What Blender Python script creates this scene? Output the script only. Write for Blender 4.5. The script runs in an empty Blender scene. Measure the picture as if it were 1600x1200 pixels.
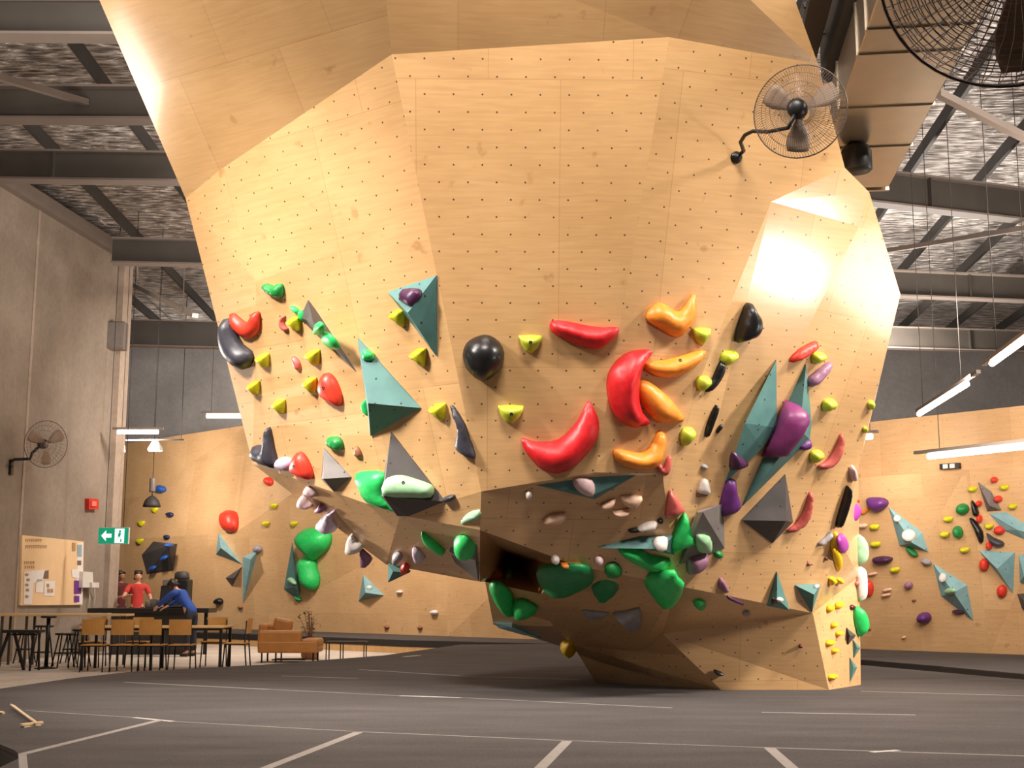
import bpy, bmesh, math, random
from mathutils import Vector, Matrix
from mathutils.bvhtree import BVHTree
from mathutils.geometry import delaunay_2d_cdt

random.seed(7)
SC = bpy.context.scene
COL = SC.collection
V = Vector

# ------------------------------------------------------------------ camera
F = 2000.0
TH = math.atan(325 / F)
CT, ST = math.cos(TH), math.sin(TH)
EYE = V((0, 0, 1.34))
cam_d = bpy.data.cameras.new('camera')
cam = bpy.data.objects.new('camera', cam_d)
COL.objects.link(cam)
cam.location = EYE
cam.rotation_euler = (math.pi / 2 + TH, 0, 0)
cam_d.sensor_fit = 'HORIZONTAL'
cam_d.sensor_width = 36
cam_d.lens = F / 1600 * 36
cam_d.clip_end = 200
SC.camera = cam


def ray(px, py):
    return V((1, 0, 0)) * ((px - 800) / F) + V((0, -ST, CT)) * ((600 - py) / F) + V((0, CT, ST))


def P(px, py, Y):
    r = ray(px, py)
    return EYE + r * (Y / r.y)


def PZ(px, py, z):
    r = ray(px, py)
    return EYE + r * ((z - EYE.z) / r.z)


def PPL(px, py, o, n):
    r = ray(px, py)
    return EYE + r * ((o - EYE).dot(n) / r.dot(n))


def P3(px, py, A, B, C):
    return PPL(px, py, A, (B - A).cross(C - A))


# ------------------------------------------------------------------ materials
def lin(c):
    return tuple(((x / 255) / 12.92 if x / 255 <= .04045 else ((x / 255 + .055) / 1.055) ** 2.4) for x in c) + (1,)


def newmat(name):
    m = bpy.data.materials.new(name)
    m.use_nodes = True
    nt = m.node_tree
    b = nt.nodes['Principled BSDF']
    return m, nt, b


def N(nt, t, **kw):
    n = nt.nodes.new(t)
    for k, v in kw.items():
        if k.startswith('i_'):
            n.inputs[int(k[2:])].default_value = v
        else:
            setattr(n, k, v)
    return n


def plain(name, rgb, rough=.5, metal=0, var=.10, scale=8, bump=0.0, coat=0, spec=.5):
    """procedural paint / plastic / metal: base colour with a little mottling"""
    m, nt, b = newmat(name)
    tc = N(nt, 'ShaderNodeTexCoord')
    no = N(nt, 'ShaderNodeTexNoise')
    no.inputs['Scale'].default_value = scale
    no.inputs['Detail'].default_value = 3
    nt.links.new(tc.outputs['Object'], no.inputs['Vector'])
    rp = N(nt, 'ShaderNodeValToRGB')
    c = lin(rgb)
    rp.color_ramp.elements[0].color = tuple(x * (1 - var) for x in c[:3]) + (1,)
    rp.color_ramp.elements[1].color = tuple(min(1, x * (1 + var)) for x in c[:3]) + (1,)
    rp.color_ramp.elements[0].position = .3
    rp.color_ramp.elements[1].position = .7
    nt.links.new(no.outputs[0], rp.inputs[0])
    nt.links.new(rp.outputs[0], b.inputs['Base Color'])
    b.inputs['Roughness'].default_value = rough
    b.inputs['Metallic'].default_value = metal
    b.inputs['Specular IOR Level'].default_value = spec
    if coat:
        b.inputs['Coat Weight'].default_value = coat
        b.inputs['Coat Roughness'].default_value = .12
    if bump:
        bp = N(nt, 'ShaderNodeBump')
        bp.inputs['Strength'].default_value = bump
        bp.inputs['Distance'].default_value = .02
        nt.links.new(no.outputs[0], bp.inputs['Height'])
        nt.links.new(bp.outputs[0], b.inputs['Normal'])
    return m


def emis(name, rgb, st):
    m, nt, b = newmat(name)
    b.inputs['Base Color'].default_value = lin(rgb)
    b.inputs['Emission Color'].default_value = lin(rgb)
    b.inputs['Emission Strength'].default_value = st
    return m


def mix(nt, a, b, fac, mode='MIX'):
    n = N(nt, 'ShaderNodeMix', data_type='RGBA', blend_type=mode)
    for sock, v in ((n.inputs[6], a), (n.inputs[7], b), (n.inputs[0], fac)):
        if hasattr(v, 'is_output'):
            nt.links.new(v, sock)
        else:
            sock.default_value = v
    return n.outputs[2]


def math_(nt, op, a, b=None, c=None):
    n = N(nt, 'ShaderNodeMath', operation=op)
    for i, v in enumerate((a, b, c)):
        if v is None:
            continue
        if hasattr(v, 'is_output'):
            nt.links.new(v, n.inputs[i])
        else:
            n.inputs[i].default_value = v
    return n.outputs[0]


def ramp(nt, fac, stops):
    r = N(nt, 'ShaderNodeValToRGB')
    e = r.color_ramp.elements
    while len(e) < len(stops):
        e.new(.5)
    for k, (p, c) in enumerate(stops):
        e[k].position = p
        e[k].color = c if len(c) == 4 else tuple(c) + (1,)
    nt.links.new(fac, r.inputs[0])
    return r.outputs[0]


def lattice(nt, uv, dx, dy, ox, oy, r):
    """1 inside dots of radius r on a dx x dy lattice"""
    sp = N(nt, 'ShaderNodeSeparateXYZ')
    nt.links.new(uv, sp.inputs[0])
    fx = math_(nt, 'FRACT', math_(nt, 'ADD', math_(nt, 'DIVIDE', sp.outputs[0], dx), ox + 100))
    fy = math_(nt, 'FRACT', math_(nt, 'ADD', math_(nt, 'DIVIDE', sp.outputs[1], dy), oy + 100))
    ax = math_(nt, 'MULTIPLY', math_(nt, 'SUBTRACT', fx, .5), dx)
    ay = math_(nt, 'MULTIPLY', math_(nt, 'SUBTRACT', fy, .5), dy)
    d2 = math_(nt, 'ADD', math_(nt, 'MULTIPLY', ax, ax), math_(nt, 'MULTIPLY', ay, ay))
    return math_(nt, 'LESS_THAN', d2, r * r)


def plywood(name, base, dx=.25, dy=.30, r=.0085, dots=True, coat=.35, rough=.42, pw=1.25, ph=2.5, tone=.10, uvscale=1.0):
    """birch ply panels: grain along U, panel joints, tone from panel to panel, T-nut holes, chalk and rubber scuffs"""
    m, nt, b = newmat(name)
    uvn = N(nt, 'ShaderNodeUVMap')
    uv = uvn.outputs[0]
    c = lin(base)
    br = N(nt, 'ShaderNodeTexBrick')
    br.inputs['Scale'].default_value = 1
    br.inputs['Brick Width'].default_value = pw
    br.inputs['Row Height'].default_value = ph
    br.inputs['Mortar Size'].default_value = .0028
    br.inputs['Mortar Smooth'].default_value = .2
    br.inputs['Color1'].default_value = (1 - tone, 1 - tone * 1.15, 1 - tone * 1.4, 1)
    br.inputs['Color2'].default_value = (1, 1, 1, 1)
    br.inputs['Mortar'].default_value = (.72, .66, .58, 1)
    nt.links.new(uv, br.inputs['Vector'])
    mp = N(nt, 'ShaderNodeMapping')
    mp.inputs['Scale'].default_value = (1.2, 14, 1)
    nt.links.new(uv, mp.inputs[0])
    gr = N(nt, 'ShaderNodeTexNoise')
    gr.inputs['Scale'].default_value = 2.2
    gr.inputs['Detail'].default_value = 6
    gr.inputs['Distortion'].default_value = .6
    nt.links.new(mp.outputs[0], gr.inputs['Vector'])
    grain = ramp(nt, gr.outputs[0], [(.25, (.90, .87, .82)), (.75, (1.05, 1.05, 1.05))])
    sm = N(nt, 'ShaderNodeTexNoise')
    sm.inputs['Scale'].default_value = 1.1
    sm.inputs['Detail'].default_value = 4
    nt.links.new(uv, sm.inputs['Vector'])
    smud = ramp(nt, sm.outputs[0], [(.35, (.93, .90, .86)), (.65, (1.03, 1.03, 1.03))])
    sc = N(nt, 'ShaderNodeTexNoise')
    sc.inputs['Scale'].default_value = 4.5
    sc.inputs['Detail'].default_value = 5
    nt.links.new(uv, sc.inputs['Vector'])
    scuff = ramp(nt, sc.outputs[0], [(.24, (.72, .66, .58)), (.34, (1, 1, 1))])
    col = mix(nt, c, br.outputs[0], 1.0, 'MULTIPLY')
    for x in (grain, smud, scuff):
        col = mix(nt, col, x, 1.0, 'MULTIPLY')
    if dots:
        d = math_(nt, 'MAXIMUM', lattice(nt, uv, dx, dy, .2, .1, r), lattice(nt, uv, dx, dy, .7, .6, r))
        col = mix(nt, col, (.10, .065, .035, 1), d)
    nt.links.new(col, b.inputs['Base Color'])
    b.inputs['Roughness'].default_value = rough
    b.inputs['Coat Weight'].default_value = coat
    b.inputs['Coat Roughness'].default_value = .17
    return m


def voldot(name, base, rough=.55):
    """painted ply volume with T-nut holes and a gritty texture"""
    m, nt, b = newmat(name)
    uv = N(nt, 'ShaderNodeUVMap').outputs[0]
    no = N(nt, 'ShaderNodeTexNoise')
    no.inputs['Scale'].default_value = 6
    no.inputs['Detail'].default_value = 5
    nt.links.new(uv, no.inputs['Vector'])
    t = ramp(nt, no.outputs[0], [(.3, (.86, .86, .86)), (.7, (1.08, 1.08, 1.08))])
    col = mix(nt, lin(base), t, 1.0, 'MULTIPLY')
    d = lattice(nt, uv, .24, .24, .3, .4, .010)
    col = mix(nt, col, (.02, .02, .02, 1), d)
    nt.links.new(col, b.inputs['Base Color'])
    b.inputs['Roughness'].default_value = rough
    return m


MAT = {}
MAT['ply'] = plywood('boulder_plywood', (221, 178, 126), coat=.9, rough=.4)
MAT['ply_blank'] = plywood('boulder_plywood_blank', (221, 178, 126), coat=.9, rough=.4, dots=False)
MAT['ply_wall'] = plywood('wall_plywood', (220, 178, 130), r=.006, dx=.3, dy=.34, dots=True, coat=.1, rough=.5, tone=.15)
MAT['ply_plain'] = plywood('blank_plywood', (228, 190, 138), dots=False, coat=.1, rough=.5)
HC = dict(yellow=(212, 206, 28), lime=(196, 206, 58), gold=(240, 190, 20), red=(205, 28, 34), scarlet=(228, 60, 40), orange=(236, 140, 44), black=(24, 23, 24),
          slate=(62, 60, 68), green=(44, 196, 96), dgreen=(20, 128, 68), fgreen=(28, 132, 60), purple=(98, 42, 112), plum=(70, 30, 66), magenta=(160, 60, 150), wine=(126, 50, 104),
          mauve=(150, 104, 130), white=(226, 216, 208), lilac=(200, 180, 200), tan=(232, 178, 132), peach=(240, 196, 166), blue=(34, 88, 170), navy=(40, 46, 84),
          rose=(196, 92, 84), brown=(150, 96, 70), cream=(240, 220, 180), grey=(150, 144, 146), mint=(160, 205, 160), pinkish=(222, 190, 190), maroon=(90, 20, 30))
for k, c in HC.items():
    MAT['h_' + k] = plain('hold_' + k, c, rough=.42 if k not in ('black',) else .32, var=.12, scale=14, bump=.15)
VC = dict(teal=(84, 128, 124), tealb=(130, 170, 174), char=(78, 72, 70), charl=(120, 112, 108))
for k, c in VC.items():
    MAT['v_' + k] = voldot('volume_' + k, c)
MAT['bolt'] = plain('bolt_steel', (70, 68, 66), rough=.35, metal=.8)
MAT['steel'] = plain('painted_steel', (70, 64, 58), rough=.5, var=.12, scale=2)
MAT['steel_dk'] = plain('dark_steel', (36, 33, 30), rough=.5, var=.15, scale=2)
MAT['steel_lt'] = plain('flange_steel', (122, 110, 102), rough=.45, var=.08, scale=2)
MAT['black'] = plain('black_metal', (11, 10, 10), rough=.45)
MAT['blackp'] = plain('black_plastic', (26, 25, 26), rough=.4)
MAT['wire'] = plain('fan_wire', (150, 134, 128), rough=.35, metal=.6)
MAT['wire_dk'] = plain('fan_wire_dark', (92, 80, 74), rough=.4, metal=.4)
MAT['blade'] = plain('fan_blade', (150, 126, 104), rough=.5, var=.05)
MAT['galv'] = plain('galvanised_duct', (176, 166, 150), rough=.30, metal=.85, var=.06, scale=3)
MAT['rod'] = plain('zinc_rod', (170, 158, 146), rough=.4, metal=.5)
MAT['leather'] = plain('tan_leather', (176, 116, 54), rough=.45, var=.12, scale=5, bump=.2)
MAT['chair_ply'] = plain('chair_plywood', (206, 150, 78), rough=.4, var=.08, scale=6)
MAT['table_ply'] = plain('table_plywood', (226, 186, 128), rough=.4, var=.06, scale=6)
MAT['bar_black'] = plain('bar_laminate', (34, 30, 28), rough=.35)
MAT['white'] = plain('white_paint', (226, 220, 212), rough=.5, var=.04)
MAT['paper'] = plain('paper', (236, 230, 224), rough=.8, var=.03)
MAT['board'] = plain('notice_board_ply', (240, 204, 158), rough=.55, var=.04, scale=3)
MAT['ink'] = plain('tan_ink', (176, 140, 100), rough=.7)
MAT['ink_dk'] = plain('dark_ink', (120, 100, 90), rough=.7)
MAT['purple_paper'] = plain('purple_paper', (112, 50, 140), rough=.7)
MAT['blue_paper'] = plain('blue_paper', (150, 176, 186), rough=.7)
MAT['brush_wood'] = plain('beech', (222, 190, 150), rough=.5, var=.08)
MAT['skin'] = plain('skin', (206, 150, 122), rough=.5, var=.05)
MAT['skin_tan'] = plain('skin_tan', (150, 98, 72), rough=.5, var=.05)
MAT['hair'] = plain('dark_hair', (40, 26, 20), rough=.55)
MAT['shirt_red'] = plain('red_cotton', (196, 58, 50), rough=.8, var=.1)
MAT['shirt_maroon'] = plain('maroon_cotton', (84, 24, 24), rough=.8, var=.1)
MAT['shirt_blue'] = plain('blue_cotton', (34, 70, 150), rough=.8, var=.12)
MAT['trousers'] = plain('dark_denim', (36, 38, 48), rough=.85)
MAT['shoe'] = plain('shoe_rubber', (40, 38, 36), rough=.6)
MAT['green_sign'] = emis('exit_sign_green', (0, 168, 128), .55)
MAT['white_sign'] = emis('exit_sign_white', (235, 248, 255), 1.3)
MAT['tube'] = emis('led_tube', (255, 240, 222), 14)
MAT['alarm'] = plain('alarm_red', (200, 44, 34), rough=.4)
MAT['leaf'] = plain('leaf_green', (92, 84, 44), rough=.5, var=.2)
MAT['pot'] = plain('clay_pot', (160, 110, 74), rough=.7)
MAT['soil'] = plain('soil', (50, 36, 26), rough=.9)
MAT['foam_black'] = plain('mat_side_vinyl', (30, 27, 26), rough=.5)
MAT['plinth'] = plain('plinth_ply', (196, 154, 100), rough=.6)
MAT['cable'] = plain('cable', (60, 54, 50), rough=.5)
MAT['window'] = plain('dark_glass', (16, 15, 16), rough=.12)
MAT['dark_fabric'] = plain('dark_object', (58, 52, 52), rough=.6)


def concrete(name, base, scale=1.0):
    m, nt, b = newmat(name)
    tc = N(nt, 'ShaderNodeTexCoord')
    n1 = N(nt, 'ShaderNodeTexNoise')
    n1.inputs['Scale'].default_value = .7 * scale
    n1.inputs['Detail'].default_value = 7
    n1.inputs['Roughness'].default_value = .62
    n2 = N(nt, 'ShaderNodeTexNoise')
    n2.inputs['Scale'].default_value = 9 * scale
    n2.inputs['Detail'].default_value = 5
    nt.links.new(tc.outputs['Object'], n1.inputs['Vector'])
    nt.links.new(tc.outputs['Object'], n2.inputs['Vector'])
    a = ramp(nt, n1.outputs[0], [(.3, (.74, .73, .72)), (.7, (1.12, 1.11, 1.1))])
    d = ramp(nt, n2.outputs[0], [(.3, (.9, .9, .9)), (.7, (1.06, 1.06, 1.06))])
    col = mix(nt, mix(nt, lin(base), a, 1.0, 'MULTIPLY'), d, 1.0, 'MULTIPLY')
    nt.links.new(col, b.inputs['Base Color'])
    b.inputs['Roughness'].default_value = .75
    return m


MAT['conc'] = concrete('concrete_tilt_panel', (150, 136, 122))
MAT['conc_pale'] = concrete('concrete_pale_joint', (176, 158, 142))
MAT['conc_back'] = concrete('concrete_back', (124, 120, 118))
MAT['conc_floor'] = concrete('concrete_floor', (206, 192, 178), 1.4)


def carpet():
    m, nt, b = newmat('mat_carpet')
    tc = N(nt, 'ShaderNodeTexCoord')
    n1 = N(nt, 'ShaderNodeTexNoise')
    n1.inputs['Scale'].default_value = 90
    n1.inputs['Detail'].default_value = 2
    n2 = N(nt, 'ShaderNodeTexNoise')
    n2.inputs['Scale'].default_value = .8
    n2.inputs['Detail'].default_value = 5
    mp = N(nt, 'ShaderNodeMapping')
    mp.inputs['Scale'].default_value = (1, 3.5, 1)
    nt.links.new(tc.outputs['Object'], n1.inputs['Vector'])
    nt.links.new(tc.outputs['Object'], mp.inputs[0])
    nt.links.new(mp.outputs[0], n2.inputs['Vector'])
    a = ramp(nt, n1.outputs[0], [(.3, (.7, .7, .7)), (.7, (1.25, 1.25, 1.25))])
    d = ramp(nt, n2.outputs[0], [(.32, (.82, .82, .82)), (.68, (1.15, 1.14, 1.13))])
    col = mix(nt, mix(nt, lin((80, 74, 72)), a, 1.0, 'MULTIPLY'), d, 1.0, 'MULTIPLY')
    nt.links.new(col, b.inputs['Base Color'])
    b.inputs['Roughness'].default_value = .9
    b.inputs['Specular IOR Level'].default_value = .25
    return m


MAT['carpet'] = carpet()
MAT['tape'] = plain('seam_tape', (150, 142, 136), rough=.7, var=.12, scale=20)
MAT['tape_br'] = plain('worn_tape', (196, 190, 182), rough=.7, var=.15, scale=30)


def foil():
    """crinkled silver insulation under a ribbed roof deck"""
    m, nt, b = newmat('roof_foil')
    tc = N(nt, 'ShaderNodeTexCoord')
    mp = N(nt, 'ShaderNodeMapping')
    mp.inputs['Scale'].default_value = (1.0, 4.2, 1)
    nt.links.new(tc.outputs['Object'], mp.inputs[0])
    v = N(nt, 'ShaderNodeTexVoronoi')
    v.inputs['Scale'].default_value = 2.6
    nt.links.new(mp.outputs[0], v.inputs['Vector'])
    n = N(nt, 'ShaderNodeTexNoise')
    n.inputs['Scale'].default_value = 3.5
    n.inputs['Detail'].default_value = 5
    nt.links.new(mp.outputs[0], n.inputs['Vector'])
    h = math_(nt, 'ADD', n.outputs[0], math_(nt, 'MULTIPLY', v.outputs[0], .6))
    col = ramp(nt, h, [(.45, (.10, .085, .075)), (.75, (.40, .35, .32)), (1.0, (.9, .84, .8))])  # glints and dark folds of the foil put into the colour
    nt.links.new(col, b.inputs['Base Color'])
    b.inputs['Metallic'].default_value = .55
    b.inputs['Roughness'].default_value = .33
    bp = N(nt, 'ShaderNodeBump')
    bp.inputs['Strength'].default_value = 1.0
    bp.inputs['Distance'].default_value = .25
    nt.links.new(h, bp.inputs['Height'])
    nt.links.new(bp.outputs[0], b.inputs['Normal'])
    return m


MAT['foil'] = foil()

# ------------------------------------------------------------------ mesh building
WORLD = {}          # object name -> world origin


def tag(o, label=None, cat=None, group=None, kind=None):
    for k, v in (('label', label), ('category', cat), ('group', group), ('kind', kind)):
        if v:
            o[k] = v
    return o


def thing(name, loc, label, cat, group=None):
    o = bpy.data.objects.new(name, None)
    o.empty_display_size = .1
    COL.objects.link(o)
    o.location = loc
    WORLD[o.name] = V(loc)
    return tag(o, label, cat, group)


class MB:
    """collects vertices and faces in world space and links them as ONE mesh object"""

    def __init__(s):
        s.v, s.f, s.sm = [], [], []

    def add(s, vs, fs, smooth=False):
        k = len(s.v)
        s.v += [V(x) for x in vs]
        s.f += [tuple(i + k for i in f) for f in fs]
        s.sm += [smooth] * len(fs)
        return s

    def box(s, c, size, rz=0, M=None):
        sx, sy, sz = size[0] / 2, size[1] / 2, size[2] / 2
        R = M or Matrix.Rotation(rz, 3, 'Z')
        vs = [V(c) + R @ V((x * sx, y * sy, z * sz)) for z in (-1, 1) for y in (-1, 1) for x in (-1, 1)]
        return s.add(vs, [(0, 2, 3, 1), (4, 5, 7, 6), (0, 1, 5, 4), (1, 3, 7, 5), (3, 2, 6, 7), (2, 0, 4, 6)])

    def tube(s, pts, r, n=8, caps=True):
        pts = [V(p) for p in pts]
        rs = r if isinstance(r, (list, tuple)) else [r] * len(pts)
        vs, fs = [], []
        prev = None
        for i, p in enumerate(pts):
            d = (pts[min(i + 1, len(pts) - 1)] - pts[max(i - 1, 0)]).normalized()
            if prev is None:
                a = d.orthogonal().normalized()
            else:
                a = (prev - d * prev.dot(d)).normalized()
            prev = a
            b = d.cross(a)
            for k in range(n):
                t = 2 * math.pi * k / n
                vs.append(p + (a * math.cos(t) + b * math.sin(t)) * rs[i])
        for i in range(len(pts) - 1):
            for k in range(n):
                k2 = (k + 1) % n
                fs.append((i * n + k, i * n + k2, (i + 1) * n + k2, (i + 1) * n + k))
        s.add(vs, fs, True)
        if caps:
            k0 = len(s.v) - len(vs)
            s.f += [tuple(k0 + k for k in range(n))[::-1], tuple(k0 + (len(pts) - 1) * n + k for k in range(n))]
            s.sm += [False, False]
        return s

    def bar(s, p0, p1, w, h=None):
        """square bar between two points"""
        p0, p1 = V(p0), V(p1)
        h = h or w
        d = (p1 - p0)
        L = d.length
        d.normalize()
        up = V((0, 0, 1)) if abs(d.z) < .95 else V((0, 1, 0))
        x = up.cross(d).normalized()
        z = d.cross(x)
        M = Matrix((x, d, z)).transposed()
        return s.box((p0 + p1) / 2, (w, L, h), M=M)

    def lathe(s, c, prof, n=20, axis=None):
        """prof: (radius, height) pairs along axis"""
        ax = V(axis or (0, 0, 1)).normalized()
        a = ax.orthogonal().normalized()
        b = ax.cross(a)
        vs, fs = [], []
        for r, h in prof:
            for k in range(n):
                t = 2 * math.pi * k / n
                vs.append(V(c) + ax * h + (a * math.cos(t) + b * math.sin(t)) * max(r, 1e-4))
        for i in range(len(prof) - 1):
            for k in range(n):
                k2 = (k + 1) % n
                fs.append((i * n + k, i * n + k2, (i + 1) * n + k2, (i + 1) * n + k))
        fs += [tuple(range(n))[::-1], tuple((len(prof) - 1) * n + k for k in range(n))]
        return s.add(vs, fs, True)

    def poly(s, pts, th=0, n=None):
        """flat polygon, extruded by th along -n"""
        pts = [V(p) for p in pts]
        k = len(pts)
        if not th:
            return s.add(pts, [tuple(range(k))])
        low = [p - n * th for p in pts]
        return s.add(pts + low, [tuple(range(k)), tuple(range(2 * k - 1, k - 1, -1))] + [(i, k + i, k + (i + 1) % k, (i + 1) % k) for i in range(k)])

    def build(s, name, m, parent=None, origin=None, uv=False, bevel=0, fix=True):
        if origin is None:
            zs = min(v.z for v in s.v)
            origin = V(((min(v.x for v in s.v) + max(v.x for v in s.v)) / 2, (min(v.y for v in s.v) + max(v.y for v in s.v)) / 2, zs))
        me = bpy.data.meshes.new(name)
        me.from_pydata([v - origin for v in s.v], [], s.f)
        for p, q in zip(me.polygons, s.sm):
            p.use_smooth = q
        if fix:
            bm = bmesh.new()
            bm.from_mesh(me)
            bmesh.ops.recalc_face_normals(bm, faces=bm.faces)
            bm.to_mesh(me)
            bm.free()
        if uv:
            face_uv(me, origin)
        me.materials.append(m if not isinstance(m, str) else MAT[m])
        o = bpy.data.objects.new(name, me)
        COL.objects.link(o)
        WORLD[o.name] = V(origin)
        if parent is not None:
            o.parent = parent
            o.location = V(origin) - WORLD[parent.name]
        else:
            o.location = origin
        if bevel:
            md = o.modifiers.new('edge', 'BEVEL')
            md.width = bevel
            md.segments = 2
            md.limit_method = 'ANGLE'
        return o


def face_uv(me, origin):
    """planar UV in metres per face: U level, V up the slope"""
    ul = me.uv_layers.new(name='UVMap')
    for p in me.polygons:
        n = p.normal
        t = V((0, 0, 1)).cross(n)
        t = t.normalized() if t.length > 1e-3 else V((1, 0, 0))
        b = n.cross(t)
        for li in p.loop_indices:
            co = me.vertices[me.loops[li].vertex_index].co + origin
            ul.data[li].uv = (co.dot(t), co.dot(b))


def struct(name, mb, m, **kw):
    return tag(mb.build(name, m, **kw), kind='structure')
# ------------------------------------------------------------------ the climbing boulder
def boulder():
    T1, T2, Va = P(612, 85, 10.4), P(1046, 58, 10.4), P(752, 768, 11.5)
    G = P3(930, 738, T1, T2, Va)
    Vb = P(1035, 740, 11.65)
    X, Q1, Q2 = (P3(*q, T2, G, Vb) for q in ((1205, 315), (1278, 100), (1320, 262)))
    Pp, Nn, M = P(1058, 915, 12.4), P(1270, 958, 13.75), P(1035, 990, 13.95)
    W = P(1342, 354, P3(1342, 354, T2, G, Vb).y + .12)
    Q3 = P(1358, 300, P3(1358, 300, T2, G, Vb).y + .06)
    Q4, Q5, K = (P3(*q, W, Pp, Nn) for q in ((1407, 460), (1337, 745), (1313, 848)))
    print('SH', [tuple(round(c, 2) for c in q) for q in (W, Q3, Q4, Q5, K, Nn)])
    L1 = P(340, 268, 12.0)
    L2, L3, C = (P3(*q, T1, Va, L1) for q in ((400, 440), (530, 393), (625, 805)))
    BL = P(395, 725, 13.25)
    U1 = P(590, -120, 9.7)
    U2 = P(1046, -120, 9.75)
    U3 = P(1199, -120, 10.25)
    S1, S0 = P3(290, 310, T1, L1, U1), P3(103, -120, T1, L1, U1)
    B1, B2, B3, B4 = PZ(930, 1065, .3), PZ(1127, 1078, .3), PZ(1295, 1078, .3), PZ(1345, 1070, .3)
    Q5b, K2 = P(1341, 735, 14.5), P(1343, 900, 14.75)
    Ra, Rm = P3(750, 828, Va, Vb, Pp), P3(905, 885, Va, Vb, Pp)
    D, E_, E0 = P(603, 882, 13.3), P(750, 909, 12.7), P(758, 909, 13.9)
    Ea, Eb, Ec = P(845, 928, 13.5), P(895, 1008, 14.7), P(1000, 1018, 14.25)
    E1, E2 = P(771, 976, 14.9), P(864, 979, 14.3)
    Nk = P(800, 872, 15.6)
    tl, tr, ll, lr = V((-3.2, 17, 7.7)), V((3.0, 17, 7.5)), V((1.7, 17, .3)), V((4.2, 17, .3))
    ml = V((-.4, 17, 3.0))
    T = [
        (T1, T2, G, Va), (T2, Q1, Q2, X), (T2, X, Vb), (T2, Vb, G),
        (U1, U2, T2, T1), (U2, U3, Q1, T2), (S0, U1, T1, L1, S1),
        (L1, T1, L3, L2), (T1, Va, C, L3), (L3, C, BL), (L2, L3, BL), (S1, L1, L2), (S1, L2, BL),
        (X, Q2, Q3), (X, Q3, W), (X, W, Pp), (X, Pp, Vb), (Q3, Q4, W),
        (W, Q4, Q5), (W, Q5, K), (W, K, Nn), (W, Nn, Pp),
        (BL, C, D), (C, Va, Ra, E_), (C, E_, D), (Va, Vb, Pp, Rm, Ra), (Va, G, Vb),
        (Ra, Rm, Nk), (Rm, Ea, Nk), (Ea, E0, Nk), (E0, E_, Nk), (E_, Ra, Nk),
        (Rm, Pp, Ea), (Pp, Nn, M), (Pp, M, Ec), (Pp, Ec, Eb), (Pp, Eb, E2), (Pp, E2, Ea), (E0, Ea, E2, E1), (M, B2, Ec),
        (Eb, Ec, B2, B1), (M, Nn, B3, B2),
        (Nn, K, K2), (Nn, K2, B4), (Nn, B4, B3), (K, Q5b, K2), (K, Q5, Q5b),
        # the sides turned away from the camera
        (S0, S1, tl), (S1, BL, ml), (S1, ml, tl), (BL, D, ml), (D, E_, ml), (E_, E0, ml), (E0, E1, ml), (E1, E2, ll), (E1, ll, ml), (E2, Eb, ll), (Eb, B1, ll),
        (U3, Q1, tr), (Q1, Q2, tr), (Q2, Q3, tr), (Q3, Q4, tr), (Q4, Q5, Q5b), (Q4, Q5b, tr), (Q5b, lr, tr), (Q5b, K2, lr), (K2, B4, lr),
        (tl, tr, lr, ll, ml), (S0, tl, tr, U3, U2, U1), (B1, B2, B3, B4, lr, ll),
    ]
    mb = MB()
    idx, fs = {}, []
    for t in T:
        f = []
        for p in t:
            k = tuple(round(c, 4) for c in p)
            if k not in idx:
                idx[k] = len(mb.v)
                mb.v.append(p)
            f.append(idx[k])
        fs.append(tuple(f))
    mb.f = fs
    mb.sm = [False] * len(fs)
    return mb


BOULDER_MB = boulder()
bo = BOULDER_MB.build('climbing_boulder', 'ply', uv=True)
bo.data.materials.append(MAT['ply_blank'])
for i_ in (4, 5, 6):
    bo.data.polygons[i_].material_index = 1        # the upper panels carry no T-nut holes
tag(bo, 'huge faceted plywood climbing boulder overhanging the grey mats', 'climbing boulder')

# ------------------------------------------------------------------ perimeter climbing walls
NW = V((1, 1, 0)).normalized()             # along nothing: helper only


def wall_pt(a, t, z):
    return V((a[0].x + (a[1].x - a[0].x) * t, a[0].y + (a[1].y - a[0].y) * t, z))


# pale wall behind the tables: floor line from (380,983) to (870,1000) on the mat
WLa, WLb = PZ(380, 983, .3), PZ(870, 1000, .3)
wl = lambda px: (lambda r: (lambda d: EYE.xy + r.xy * d)(((WLa.xy - EYE.xy).cross((WLb - WLa).xy)) / r.xy.cross((WLb - WLa).xy)))(ray(px, 900))
WRa, WRb = PZ(1350, 1014, .3), PZ(1600, 1023, .3)
wr = lambda px: (lambda r: (lambda d: EYE.xy + r.xy * d)(((WRa.xy - EYE.xy).cross((WRb - WRa).xy)) / r.xy.cross((WRb - WRa).xy)))(ray(px, 900))
v3 = lambda xy, z: V((xy.x, xy.y, z))

ndl = V(((WLb - WLa).y, -(WLb - WLa).x, 0)).normalized()
if ndl.y > 0:
    ndl = -ndl                              # towards the camera
ndr = V(((WRb - WRa).y, -(WRb - WRa).x, 0)).normalized()
if ndr.y > 0:
    ndr = -ndr
mbL = MB()
pa, pb, pc, pd = wl(120), wl(380), wl(700), wl(930)
lean = .35
zk = 3.0
row = lambda z, off: [v3(p, z) + ndl * o for p, o in zip((pa, pb, pc, pd), off)]
r0, r1, r2 = row(.3, (0, 0, 0, 0)), row(zk, (.15, lean, .1, .5)), row(6.15, (.05, .0, .3, .1))
r3 = row(6.15, (-.5,) * 4)
r4 = row(.3, (-.5,) * 4)
G4 = [r0, r1, r2, r3, r4]
for a, b in zip(G4, G4[1:] + G4[:1]):
    for i in range(3):
        mbL.add([a[i], a[i + 1], b[i + 1], b[i]], [(0, 1, 2), (0, 2, 3)])
mbL.add([r[0] for r in G4], [(0, 1, 2, 3, 4)])
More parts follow.
